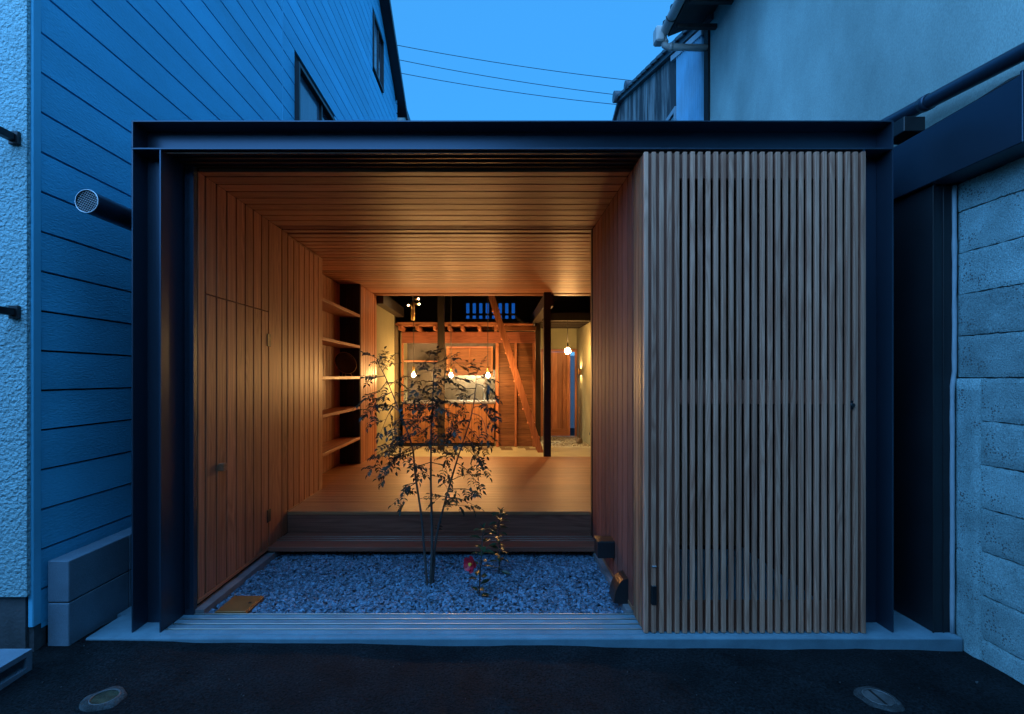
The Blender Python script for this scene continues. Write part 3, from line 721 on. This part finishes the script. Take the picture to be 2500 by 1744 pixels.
tips = [
 ('b',1.0,905,868,0),('b',.98,935,868,.03),('b',.93,945,890,-.05),('b',.90,905,930,.05),('b',.86,889,978,-.08),('b',.84,975,925,.1),('b',.82,893,1010,0),
 ('b',.80,905,1025,-.15),('b',.76,930,1055,-.1),('b',.74,990,960,.12),('b',.72,925,990,.1),('b',.70,955,1050,-.2),('b',.64,918,1108,-.05),('b',.62,910,1142,-.1),
 ('b',.60,960,1090,-.2),('b',.58,938,1168,-.12),('b',.58,1040,1090,-.2),('b',.52,960,1125,.15),('b',.50,1030,1150,-.1),('b',.40,978,1238,-.05),('b',.40,990,1195,.05),('b',.66,1010,1010,-.15),('b',.68,985,1030,-.25),
 ('a',1.0,1055,868,0),('a',.98,1105,875,.05),('a',.96,1030,895,-.1),('a',.93,1090,905,-.12),('a',.92,1015,930,.1),('a',.88,1110,935,.05),('a',.86,1020,955,-.15),('a',.84,1130,925,.15),
 ('a',.82,1000,985,-.1),('a',.80,1105,985,-.15),('a',.77,1035,990,-.3),('a',.75,1085,1000,-.28),('a',.74,990,1010,.15),('a',.72,1125,1030,-.1),('a',.69,1020,1040,-.3),('a',.68,1110,1050,-.25),('a',.66,985,1075,-.12),('a',.62,1110,1085,-.2),
 ('a',.58,1000,1115,-.2),('a',.55,1100,1110,-.1),('a',.50,1015,1155,.1),('a',.48,1095,1165,-.05),('a',.85,1065,950,-.28),('a',.78,1060,1020,-.32),('a',.64,1050,1070,-.32),
 ('c',1.0,1166,900,0),('c',.97,1140,905,.1),('c',.94,1196,945,0),('c',.90,1206,965,.05),('c',.88,1125,960,-.1),('c',.84,1120,1000,.1),('c',.80,1208,1032,0),('c',.76,1190,1010,.15),
 ('c',.72,1192,1072,-.05),('c',.68,1105,1060,-.15),('c',.66,1180,1095,.1),('c',.62,1168,1118,-.1),('c',.58,1182,1146,0),('c',.56,1090,1120,.1),('c',.50,1168,1182,.05),('c',.46,1150,1160,.1),('c',.42,1150,1200,-.05),('c',.38,1154,1232,.0),('c',.38,1064,1222,0),('c',.34,1130,1235,.1),('c',.45,1090,1190,-.1),('c',.36,1105,1225,-.12)]
for k, t, x, y, dd in tips:
    pp = sp_[k]; i = int(t*(len(pp)-1)); branch(pp[i], P(x, y, TD+dd*.75), .0034, 1.02)
pinnate(sp_['d'][-1], Vector((.3, 0, 1)), .06, 2)
trunk_mb.build('trunk', bark_m, tree); leaf.build('crown', leaf_m, tree)

# ================================================================= CAMELLIAS
def camellia(base, pts, nleaf, seed, label, flower=None):
    r = random.Random(seed); t_ = thing('camellia', base, label, 'shrub')
    pth = smooth_path(pts, 6); st_ = MB(); st_.tube(pth, [.006*(1-.6*i/(len(pth)-1)) for i in range(len(pth))], 6)
    lf = MB()
    def bleaf(p, dv, L, wd):
        dv = dv.normalized(); upv = Vector((r.gauss(0, .3), r.gauss(-.2, .3), 1)).normalized(); s_ = dv.cross(upv).normalized(); u_ = s_.cross(dv)
        vs = []; prof = [(0, .04), (.15, .55), (.38, 1.), (.62, .92), (.85, .5), (1, .02)]
        for (a, w_) in prof:
            c = p + dv*(a*L) - u_*(.22*L*a*a)
            vs += [c - s_*wd*w_*.5 + u_*wd*.22*w_, c, c + s_*wd*w_*.5 + u_*wd*.22*w_]
        fs = []
        for i in range(len(prof)-1):
            fs += [(3*i, 3*i+1, 3*i+4, 3*i+3), (3*i+1, 3*i+2, 3*i+5, 3*i+4)]
        lf.add(vs, fs, True)
    for k in range(nleaf):
        t = .06 + .94*k/(nleaf-1); f_ = t*(len(pth)-1); i = min(len(pth)-2, int(f_)); p = pth[i].lerp(pth[i+1], f_-i)
        a = k*2.4 + r.gauss(0, .4); dv = Vector((math.cos(a), math.sin(a)*.8, r.uniform(-.15, .55)))
        q = p + dv.normalized()*.012; st_.tube([p, q], .0016, 4, False)
        bleaf(q, dv, r.uniform(.055, .082), r.uniform(.030, .042))
    bleaf(pth[-1], Vector((.2, -.2, 1)), .05, .028); bleaf(pth[-1], Vector((-.4, -.1, .8)), .05, .028)
    st_.build('stem', bark_m, t_); lf.build('foliage', camellia_m, t_)
    if flower is not None:
        c = flower; ax = Vector((-.55, -.75, .15)).normalized(); u_ = ax.orthogonal().normalized(); v_ = ax.cross(u_)
        MB().tube([pth[int(len(pth)*.42)], c + ax*-.02], .002, 5).build('flower_stalk', bark_m, t_)
        fl_ = MB()
        for ring, (n_, rad, lift, ln) in enumerate(((5, .010, .0, .044), (5, .007, .008, .036))):
            for k in range(n_):
                a = 2*math.pi*(k+.5*ring)/n_; rd = u_*math.cos(a)+v_*math.sin(a); tg = ax.cross(rd)
                vs = []
                for (s1, w_, h_) in ((0, .3, 0), (.35, .85, .006), (.7, 1., .018), (1., .55, .026)):
                    q = c + rd*(rad+ln*s1) + ax*(lift+h_)
                    vs += [q - tg*ln*.48*w_ + ax*.006, q, q + tg*ln*.48*w_ + ax*.006]
                fs = []
                for i in range(3): fs += [(3*i, 3*i+1, 3*i+4, 3*i+3), (3*i+1, 3*i+2, 3*i+5, 3*i+4)]
                fl_.add(vs, fs, True)
        f_o = fl_.build('flower', petal_m, t_); f_o['label'] = 'open red camellia flower'
        MB().tube([c + ax*.004, c + ax*.030], [.007, .011], 10).build('stamens', stamen_m, t_)
camellia(P(1169, 1460, 3.28), [P(1169, 1462, 3.28), P(1172, 1400, 3.28), P(1176, 1345, 3.29), P(1180, 1292, 3.29)], 22, 3, 'small camellia with one red flower planted in the gravel', P(1153, 1377, 3.26))
camellia(P(1218, 1400, 3.66), [P(1218, 1402, 3.66), P(1220, 1340, 3.66), P(1216, 1290, 3.67), P(1224, 1252, 3.66)], 34, 9, 'taller leafy camellia without flowers near the wooden step')

# ================================================================= LEFT NEIGHBOUR
LX = -2.45
lb = thing('siding_house', (-4.5, 4, 0), 'tall neighbouring house with blue grey horizontal siding and white stucco front', 'house')
ridge_d, ridge_z, slope = 7.45, 11.34, .62
def ztop(d): return ridge_z - abs(d-ridge_d)*slope
body = MB(); body.prism([(Y(2.65), -.1), (Y(12.25), -.1), (Y(12.25), ztop(12.25)), (Y(ridge_d), ridge_z), (Y(2.65), ztop(2.65))], 0, -6.6, LX-.022)
sw_ = body.build('side_wall', joint_dark, lb)
segs = ((2.672, 5.71), (5.73, 9.65), (9.67, 12.25))
zj0 = 1.375
holes = [(1, 6.06, 7.60, 3.55, 5.32), (2, 9.94, 10.84, 7.67, 8.78)]
def sboard(d0, d1, za, zb):
    # clip by the gable slopes
    da = max(d0, ridge_d - (ridge_z - za)/slope); db = min(d1, ridge_d + (ridge_z - za)/slope)
    ea = max(d0, ridge_d - (ridge_z - zb)/slope); eb = min(d1, ridge_d + (ridge_z - zb)/slope)
    if db - da < .05 or eb - ea < .02: return
    m = MB(); lo, hi = LX+.0012, LX-.0012
    m.add([(LX-.021, Y(da), za), (LX-.021, Y(db), za), (LX-.021, Y(eb), zb), (LX-.021, Y(ea), zb), (lo, Y(da), za), (lo, Y(db), za), (hi, Y(eb), zb), (hi, Y(ea), zb)],
          [(0, 1, 2, 3), (4, 7, 6, 5), (0, 4, 5, 1), (1, 5, 6, 2), (2, 6, 7, 3), (3, 7, 4, 0)])
    m.build('siding_board', siding, sw_)
k = -6
while True:
    za = zj0 + .215*k + .006; zb = zj0 + .215*(k+1) - .005; k += 1
    if za > ridge_z - .1: break
    if za < -.05: continue
    for si, (d0, d1) in enumerate(segs):
        cuts = [(h0, h1) for (_, h0, h1, a, b) in holes if h0 >= d0-.5 and h1 <= d1+.5 and zb > a and za < b]
        if cuts:
            h0, h1 = cuts[0]; sboard(d0, h0, za, zb); sboard(h1, d1, za, zb)
        else: sboard(d0, d1, za, zb)
for d_ in (5.72, 9.66): box('joint_strip', LX-.02, LX+.004, Y(d_)-.008, Y(d_)+.008, -.05, ztop(d_)-.05, trim_m, lb, .001)
box('corner_trim', LX-.022, LX+.006, Y(2.618), Y(2.669), .12, ztop(2.65)-.1, trim_m, lb, .004)
box('corner_trim', LX-.03, LX+.012, Y(12.252), Y(12.31), -.05, ztop(12.3)-.05, trim_m, lb, .003)
# windows
def win(d0, d1, za, zb, proj, fr, mul, split):
    w_ = MB()
    w_.box(LX-.02, LX+proj, Y(d0), Y(d0)+fr, za, zb); w_.box(LX-.02, LX+proj, Y(d1)-fr, Y(d1), za, zb)
    w_.box(LX-.02, LX+proj, Y(d0)+fr, Y(d1)-fr, zb-fr, zb); w_.box(LX-.02, LX+proj, Y(d0)+fr, Y(d1)-fr, za, za+fr)
    for q in mul: w_.box(LX-.015, LX+proj*.5, Y(q)-fr*.4, Y(q)+fr*.4, za+fr, zb-fr)
    o = w_.build('window', black_metal, lb)
    ds = [d0] + list(mul) + [d1]
    for i in range(len(ds)-1):
        box('pane', LX-.02, LX-.006-.008*(i % 2), Y(ds[i])+fr*.4, Y(ds[i+1])-fr*.4, za+fr, zb-fr, pane_m if i == 0 else glass_d, o, 0)
win(6.06, 7.60, 3.55, 5.32, .055, .045, (6.95,), 0)
win(9.94, 10.84, 7.67, 8.78, .03, .04, (10.40,), 0)
# roof
rf = MB(); th = .16
for sg in (1, -1):
    e = ridge_d + sg*5.25; n0 = (Y(ridge_d), ridge_z+.02); n1 = (Y(e), ridge_z+.02 - 5.25*slope)
    rf.prism([n0, n1, (n1[0], n1[1]+th), (n0[0], n0[1]+th)], 0, -6.9, -2.235)
rf.build('roof', black_metal, lb)
# stucco front
MB().box(-6.6, LX-.004, Y(2.594), Y(2.616), .294, ztop(2.6)-.1).build('stucco_front', stucco_l, lb)
MB().box(-6.6, LX-.03, Y(2.614), Y(2.64), -.12, .2935).build('plinth', plinth_m, lb)
MB().box(LX-.028, LX+.0, Y(2.63), Y(2.70), -.12, .119).build('plinth', plinth_m, lb)
for z in (2.697, 1.787):
    br = MB(); br.box(-2.535, -2.482, Y(2.575), Y(2.5935), z-.034, z+.034); br.box(-2.533, -2.495, Y(2.25), Y(2.5745), z-.018, z+.02)
    o = br.build('wall_bracket', black_metal, lb); md = o.modifiers.new('bevel', 'BEVEL'); md.width = .003
# low block wall in the gap
lbw = thing('low_block_wall', (-2.367, .5, -.1), 'two course low concrete block wall beside the siding', 'wall')
for c in range(2):
    for i in range(6):
        y0 = -.12 + .448*i
        box('block', -2.426, -2.310, y0+.003, y0+.442, -.06+.2275*c+.054*c*0, (.219 if c == 0 else .447) - .0, lowblock_con, lbw, .004) if c == 0 else \
        box('block', -2.426, -2.310, y0+.003, y0+.442, .2255, .449, lowblock_con, lbw, .004)
MB().box(-2.42, -2.316, -.112, 2.55, .2, .235).build('mortar', mortar, lbw)
# loose hollow block
hb = MB()
x0, x1, y0, y1, z0, z1 = -2.62, -2.307, Y(2.04), Y(2.468), -.015, .092
hb.box(x0, x1, y0, y1, z1-.026, z1); hb.box(x0, x1, y0, y1, z0, z0+.026)
for a in (y0, (y0+y1)/2-.014, y1-.03): hb.box(x0, x1, a, a+.03, z0+.026, z1-.026)
hb = hb.build('hollow_block', lowblock_con); tag(hb, 'loose hollow concrete block lying as a step by the stucco house', 'block')
# vent pipe
vp = thing('vent_pipe', (-2.2, .5, 2.3), 'dark round vent pipe with wire mesh end beside the steel column', 'pipe')
vx, vz, vr = -2.20, 2.397, .062
MB().tube([(vx, -.13, vz), (vx, 1.2, vz), (vx, 1.32, vz), (vx+.06, 1.42, vz)], vr, 24, caps=False).build('pipe', steel, vp)
ring = [(vx+vr*math.cos(2*math.pi*k/32), -.132, vz+vr*math.sin(2*math.pi*k/32)) for k in range(33)]
MB().tube(ring, .0028, 6, False).build('rim', alu, vp)
ms = MB()
for k in range(-5, 6):
    o_ = k*.0115
    h = math.sqrt(max(0, vr*vr-o_*o_))
    for ang in (R(58), R(-24)):
        dx, dz = math.cos(ang), math.sin(ang)
        ms.tube([(vx-dz*o_-dx*h, -.128, vz+dx*o_-dz*h), (vx-dz*o_+dx*h, -.128, vz+dx*o_+dz*h)], .0009, 4, False)
ms.build('mesh', alu, vp)
MB().tube([(vx, .02, vz), (vx, .025, vz)], vr-.002, 20).build('inner_disc', lacquer, vp)  # black disc closing the pipe behind the mesh

# far pale house behind
ph = thing('pale_house', (-4.3, Y(15), 0), 'pale rendered house partly hidden behind the siding house', 'house')
MB().box(-6.3, -2.46, Y(13.3), Y(17), -.1, 8.6).build('wall', white_house, ph)
MB().box(-6.5, -2.40, Y(13.1), Y(17.2), 8.61, 8.8).build('roof', tile_m, ph)
for k in range(26):
    box('quoin', LX+.0, LX+.022, Y(12.32), Y(12.37), 3.0+.24*k, 3.2+.24*k, trim_m, lb, .003)

# ================================================================= RIGHT NEIGHBOURS
# black shed with fascia
sh = thing('black_shed', (2.6, 1, 0), 'black sheet metal lean to with deep fascia over the block wall', 'shed')
box('metal_wall', 2.485, 2.60, .0, 4.2, 0, 2.535, black_sheet, sh, .004)
box('corner_bead', 2.481, 2.489, -.004, .004, .0, 2.535, black_metal, sh, .001)
box('corner_bead', 2.540, 2.546, -.004, .001, .0, 2.535, black_metal, sh, .001)
box('fascia', 2.455, 3.2, -.50, 4.2, 2.54, 2.86, steel, sh, .004)
box('fascia_bead', 2.450, 2.462, -.506, -.494, 2.54, 2.875, steel, sh, .002)
m = MB(); vs = []; n_ = 48
for i in range(n_+1):
    y_ = -.5 + 2.6*i/n_
    hgt = 2.915 + .035*mnoise.noise((y_*2.1, 3, 1)) + .012*mnoise.noise((y_*9, 5, 2)) + (.05 if y_ < -.25 else 0)
    vs += [(2.457, y_, 2.861), (2.62, y_, hgt), (2.745, y_, hgt+.01), (2.745, y_, 2.861)]
fs = []
for i in range(n_):
    for j in range(4):
        fs.append((4*i+j, 4*i+(j+1) % 4, 4*(i+1)+(j+1) % 4, 4*(i+1)+j))
fs += [(0, 1, 2, 3), (4*n_+3, 4*n_+2, 4*n_+1, 4*n_)]
m.add(vs, fs); m.build('tar_flashing', joint_dark, sh)
box('pipe_box', 2.47, 2.60, Y(2.98), Y(3.16), 2.93, 3.02, black_metal, sh, .004)
# drain pipe
dp = MB(); dp.tube([(2.635, Y(1.9), 3.01), (2.635, Y(2.446), 3.065), (2.635, Y(3.353), 3.15), (2.635, Y(4.6), 3.26)], .043, 20)
dp.tube([(2.635, Y(2.99), 3.116), (2.635, Y(3.04), 3.121)], .048, 20)
dpo = dp.build('drain_pipe', steel); tag(dpo, 'black drain pipe running along the beige plaster wall above the fascia', 'pipe')
# block wall
bw = thing('block_wall', (2.72, -1, -.1), 'old weathered concrete block wall with cracked joints under the black fascia', 'wall')
MB().box(2.632, 2.80, -2.9, .0, -.15, 2.538).build('mortar', mortar, bw)
def rough_block(y0, y1, z0, z1, x, seed):
    r = random.Random(seed); m = MB(); ny, nz = 22, 10; vs = []; fs = []
    for j in range(nz+1):
        for i in range(ny+1):
            u_, v_ = i/ny, j/nz
            e = min(u_, 1-u_, v_*.6, (1-v_)*.6)
            yy = y0+(y1-y0)*u_; zz = z0+(z1-z0)*v_
            n1 = mnoise.noise((yy*14+seed, zz*14, seed*.37)); n2 = mnoise.noise((yy*40, zz*40+seed, 2.))
            if j in (0, nz): zz += .0034*n1 + .0050*n2
            if i in (0, ny): yy += .004*n1
            xx = x + (.003 if e <= 0 else .0) + .0007*n1 + .0006*n2
            vs.append((xx, yy, zz))
    n = ny+1
    for j in range(nz):
        for i in range(ny): fs.append((j*n+i, j*n+i+1, (j+1)*n+i+1, (j+1)*n+i))
    # sides back into the wall
    ringi = [i for i in range(n)] + [j*n+ny for j in range(1, nz+1)] + [nz*n+i for i in range(ny-1, -1, -1)] + [j*n for j in range(nz-1, 0, -1)]
    b = len(vs)
    for i in ringi: vs.append((x+.03, vs[i][1], vs[i][2]))
    L = len(ringi)
    for k in range(L): fs.append((ringi[k], b+k, b+(k+1) % L, ringi[(k+1) % L]))
    m.add(vs, fs, False)
    o = m.build('block', block_con, bw); return o
for c in range(12):
    za, zb = -.16 + .2345*c - .01, -.16 + .2345*(c+1) - .01
    zc = .215
    za = 1.445 + .2335*(c-7) + .0025; zb = 1.445 + .2335*(c-6) - .0035
    if zb > 2.545: zb = 2.537
    off = .02 if za > 1.4 else .125
    yb = -.004 if za > 1.4 else -.132
    k = 0
    while yb > -2.8:
        L_ = .47 if k or c % 2 else .36
        rough_block(yb-L_+.006, yb, za, zb, 2.620 + rnd.uniform(-.003, .003), c*10+k); yb -= L_; k += 1
m = MB(); vs = []; fs = []
for j in range(25):
    zz = -.15 + 1.59*j/24
    for i in range(7):
        yy = -.138 + .140*i/6 + (.010*mnoise.noise((zz*11, 4, 1)) if i == 0 else 0)
        vs.append((2.606 + .006*mnoise.noise((yy*9, zz*5, 6)) + (.012 if i == 0 else 0), yy, zz))
for j in range(24):
    for i in range(6): fs.append((j*7+i, j*7+i+1, (j+1)*7+i+1, (j+1)*7+i))
bb = len(vs); vs += [(2.64, v[1], v[2]) for v in vs]
for j in range(24):
    fs.append((j*7, (j+1)*7, bb+(j+1)*7, bb+j*7)); fs.append((j*7+6, bb+j*7+6, bb+(j+1)*7+6, (j+1)*7+6))
for i in range(6): fs.append((24*7+i, 24*7+i+1, bb+24*7+i+1, bb+24*7+i)); 
m.add(vs, fs, True); m.build('rendered_pier', block_con, bw)
m = MB(); pts = []
for j in range(30):
    zz = .0 + 2.53*j/29; off = -.012 if zz < 1.47 else 0.
    pts.append(Vector((2.598 + off + .003*mnoise.noise((zz*6, 1, 1)), -.008, zz)))
m.tube(pts, [.011 + .003*mnoise.noise((p.z*8, 2, 2)) for p in pts], 8); m.build('sealant_bead', sealant, bw)
# plaster house
SX = 2.75
pr = thing('plaster_house', (4.5, 0, 0), 'tall beige plaster house with tiled eave and gutter beside the steel frame', 'house')
MB().box(SX, 6.5, -3.2, Y(6.31), -.1, 6.02).build('wall', stucco_r, pr)
ev = MB(); ev.prism([(2.22, 5.80), (2.22, 5.90), (2.80, 6.14), (6.5, 7.6), (6.5, 7.45), (2.80, 6.03)], 1, -3.3, Y(6.33)); ev.build('eave', eave_m, pr)
for i in range(20):
    d_ = 6.30 - .27*i
    if d_ < 2.0: break
    t_ = MB(); t_.tube([(2.17, Y(d_), 5.93), (2.5, Y(d_), 6.07), (2.9, Y(d_), 6.24)], .055, 10); t_.build('roof_tile', tile_m, pr)
for i in range(10):
    box('rafter', 2.26, 2.749, Y(6.1-.42*i), Y(6.1-.42*i)+.05, 5.76, 5.81, eave_m, pr, 0)
gu = MB(); vs = []; fs = []
prof = [(math.cos(math.pi+math.pi*k/8)*.06, math.sin(math.pi+math.pi*k/8)*.06) for k in range(9)]
prof2 = [(a*.92, b*.92) for a, b in reversed(prof)]
pr_all = prof + prof2
gu.prism([(2.17+a, 5.86+b) for a, b in pr_all], 1, Y(2.0), Y(6.34)); gu.build('gutter', pvc, pr)
for d_ in (6.05, 5.6): MB().tube([(2.17+.066*math.cos(math.pi+math.pi*k/8), Y(d_), 5.86+.066*math.sin(math.pi+math.pi*k/8)) for k in range(9)], .008, 6).build('gutter_strap', eave_m, pr)
box('hopper', 2.055, 2.17, Y(6.27), Y(6.42), 5.72, 5.92, pvc, pr, .02)
MB().tube([(2.17, Y(6.34), 5.80), (2.17, Y(6.34), 5.74), (2.185, Y(6.34), 5.70), (2.22, Y(6.34), 5.68), (2.30, Y(6.34), 5.675), (2.72, Y(6.34), 5.665)], .042, 14).build('downpipe', pvc, pr)
MB().tube([(2.19, Y(6.34), 5.72), (2.17, Y(6.34), 5.76)], .048, 14).tube([(2.24, Y(6.34), 5.68), (2.28, Y(6.34), 5.676)], .048, 14).build('pipe_collar', pvc, pr)
MB().box(2.72, 2.80, Y(6.30), Y(6.42), -.1, 5.95).build('corner_post', joint_dark, pr)
# tiled house behind with stained gable
def stain_mat():
    m, n, l, b = _base('stained_gable_plaster')
    tc = n.new('ShaderNodeTexCoord'); mp = n.new('ShaderNodeMapping'); mp.inputs['Scale'].default_value = (1, 4.5, .55); l.new(tc.outputs['Object'], mp.inputs['Vector'])
    nz = n.new('ShaderNodeTexNoise'); nz.inputs['Scale'].default_value = 1.3; nz.inputs['Detail'].default_value = 8; nz.inputs['Roughness'].default_value = .65; l.new(mp.outputs[0], nz.inputs['Vector'])
    rp = n.new('ShaderNodeValToRGB'); rp.color_ramp.elements[0].position = .44; rp.color_ramp.elements[1].position = .60
    rp.color_ramp.elements[0].color = (.055, .06, .065, 1); rp.color_ramp.elements[1].color = (.36, .36, .34, 1)
    l.new(nz.outputs['Fac'], rp.inputs['Fac']); l.new(rp.outputs['Color'], b.inputs['Base Color']); b.inputs['Roughness'].default_value = .9
    return m
stain = stain_mat()
th_ = thing('tiled_house', (4.5, Y(9), 0), 'old tiled house with dark streaked gable and corrugated sheet panel', 'house')
GX = 2.75
def rz(d): return 6.02 + (d-6.5)*.325 if d < 10.75 else 6.02 + 4.25*.325 - (d-10.75)*.40
MB().prism([(Y(6.43), -.1), (Y(12.6), -.1), (Y(12.6), rz(12.6)), (Y(10.75), rz(10.75)), (Y(6.43), rz(6.43))], 0, GX, 6.4).build('gable_wall', stain, th_)
r_ = MB()
r_.prism([(Y(6.2), rz(6.2)+.01), (Y(10.75), rz(10.75)+.01), (Y(10.75), rz(10.75)+.09), (Y(6.2), rz(6.2)+.09)], 0, GX-.07, 6.5)
r_.prism([(Y(10.75), rz(10.75)+.01), (Y(12.9), rz(12.9)+.01), (Y(12.9), rz(12.9)+.09), (Y(10.75), rz(10.75)+.09)], 0, GX-.07, 6.5)
r_.build('roof', tile_m, th_)
for i in range(16):
    d_ = 6.35 + .28*i
    m = MB(); m.prism([(Y(d_), rz(d_)+.07), (Y(d_+.30), rz(d_+.30)+.09), (Y(d_+.30), rz(d_+.30)+.135), (Y(d_), rz(d_)+.125)], 0, GX-.12, GX+.18); m.build('verge_tile', tile_m, th_)
MB().tube([(GX-.16, Y(10.75), rz(10.75)+.13), (6.4, Y(10.75), rz(10.75)+.13)], .12, 14).build('ridge_tile', tile_m, th_)
MB().tube([(GX-.14, Y(9.9), rz(9.9)+.15), (GX+.16, Y(9.9), rz(9.9)+.15)], .09, 14).build('ridge_tile', tile_m, th_)
m = MB(); vs = []; n_ = 130
for i in range(n_+1):
    d_ = 6.43 + .92*i/n_; x = GX - .035 + .022*math.cos(2*math.pi*i/n_*15)
    vs += [(x, Y(d_), 3.2), (x, Y(d_), rz(d_)-.10)]
m.add(vs, [(2*i, 2*i+2, 2*i+3, 2*i+1) for i in range(n_)], True)
cs_ = m.build('corrugated_sheet', mat_plain('blue_corrugated_sheet', (.14, .38, .52), .45, .1, var=.25, scale=3, stretch=(1, 1, .5)), th_)
md = cs_.modifiers.new('solid', 'SOLIDIFY'); md.thickness = .004
m = MB(); m.prism([(Y(6.43), rz(6.43)-.10), (Y(7.55), rz(7.55)-.10), (Y(7.55), rz(7.55)-.02), (Y(6.43), rz(6.43)-.02)], 0, GX-.06, GX-.004); m.build('verge_board', sealant, th_)
wf = MB(); wf.box(GX-.05, GX-.002, Y(7.40), Y(7.45), 4.6, 5.5); wf.box(GX-.05, GX-.002, Y(7.45), Y(8.15), 5.43, 5.5); wf.box(GX-.05, GX-.002, Y(8.15), Y(8.2), 4.6, 5.5)
wo_ = wf.build('window', sealant, th_); box('pane', GX-.03, GX-.003, Y(7.451), Y(8.149), 4.6, 5.429, glass_d, wo_, 0)

# ================================================================= CABLES
pole = thing('utility_pole', (6.9, Y(17), -.1), 'utility pole behind the tiled house carrying cables', 'pole')
MB().tube([(6.9, Y(17), -.1), (6.9, Y(17), 11.5)], [.16, .11], 14).build('pole_shaft', kerb_con, pole)
MB().box(6.2, 7.6, Y(16.95), Y(17.05), 10.6, 10.7).build('cross_arm', black_metal, pole)
for (p0, p1, lab) in (((972, 115), (1560, 199), 'topmost thin cable crossing the gap between the houses'),
                      ((978, 151), (1524, 234), 'middle thin cable crossing the gap between the houses'),
                      ((985, 184), (1510, 256), 'lowest thin cable crossing the gap between the houses')):
    D0 = 15.; a = P(p0[0], p0[1], D0); b = P(p1[0], p1[1], D0); dv = b-a
    a2 = a - dv*.10; b2 = b + dv*.25; pts = []
    for i in range(15):
        t = i/14; q = a2.lerp(b2, t); q.z += -.14*4*t*(1-t) + .085
        pts.append(q)
    o = MB().tube(pts, .009, 6).build('cable', wire_m); tag(o, lab, 'cable')

# garden wall behind the house, seen through the door gap
gw = MB().box(.0, 6, Y(15.2), Y(15.4), -.13, 2.1).build('garden_wall', white_house); tag(gw, 'pale garden wall seen through the narrow gap of the back door', 'wall')

# ================================================================= ROAD COVERS
def cover(c, r0, lid, label, slot, seed):
    t_ = thing('valve_cover', (c[0], c[1], c[2]-.03), label, 'cover', 'valve covers in the road')
    m = MB(); N = 40; vs = [(c[0], c[1], c[2]-.02)]
    for rr, zz in ((r0*1.02, .004), (r0*1.18, .006), (r0*1.55, .0), (r0*1.75, -.02)):
        for k in range(N):
            a = 2*math.pi*k/N; j = 1 + (.22*mnoise.noise((math.cos(a)*1.5+seed, math.sin(a)*1.5, seed)) if rr > r0*1.3 else 0)
            vs.append((c[0]+rr*j*math.cos(a), c[1]+rr*j*math.sin(a)*.9, c[2]+zz+(.003*mnoise.noise((a*3, rr*40, seed)))))
    fs = [(1+q*N+k, 1+q*N+(k+1) % N, 1+(q+1)*N+(k+1) % N, 1+(q+1)*N+k) for q in range(3) for k in range(N)]
    m.add(vs, fs, True); m.build('collar', worn_con, t_)
    m = MB(); m.tube([(c[0], c[1], c[2]-.03), (c[0], c[1], c[2]+.001)], r0, 36); m.build('lid', lid, t_)
    MB().tube([(c[0]+r0*1.0*math.cos(2*math.pi*k/36), c[1]+r0*1.0*math.sin(2*math.pi*k/36), c[2]+.003) for k in range(37)], .004, 6, False).build('rim', iron_m, t_)
    if slot: box('slot', c[0]-.006, c[0]+.006, c[1]-r0*.95, c[1]+r0*.95, c[2]+.001, c[2]+.0022, joint_dark, t_, 0)
cover((-1.775, Y(2.252), road_z(-1.775)+.006), .056, moss_m, 'small round mossy valve cover in the road before the low block wall', False, 1.3)
cover((1.80, Y(2.318), road_z(1.8)+.006), .060, iron_m, 'small round split iron valve cover in the road before the lattice door', True, 4.1)
gt = chips('grit', 70, -2.4, 2.5, -.75, -.075, lambda x, y: road_z(x)+.004, .0025, .006, .6, worn_con, 31)
tag(gt, 'scattered grit on the dark asphalt', 'grit')

# ================================================================= ADDED BUILDINGS ACROSS THE LANE (unseen, they shade the front)
op = thing('added_opposite_house', (3, -7, 0), 'unseen two storey house added across the lane to shade the front', 'house')
MB().box(.2, 11, -10, -4.5, -.2, 6.6).build('wall', plaster_d, op)
MB().box(.0, 11.2, -10.2, -4.3, 6.61, 6.8).build('roof', tile_m, op)
for i in range(4):
    o = box('window', .6+2.6*i, 2.1+2.6*i, -4.5, -4.46, .9, 2.2, black_metal, op, .004)
    box('pane', .66+2.6*i, 2.04+2.6*i, -4.459, -4.455, .96, 2.14, glass_d, o, 0)

ob = thing('added_opposite_shed', (-4, -6, 0), 'unseen low shed added across the lane to shade the front', 'shed')  # added to cut low light reaching the lower front
MB().box(-9, .1, -9.5, -4.5, -.2, 3.3).build('wall', plaster_d, ob)
MB().box(-9.2, .15, -9.7, -4.35, 3.31, 3.45).build('roof', tile_m, ob)
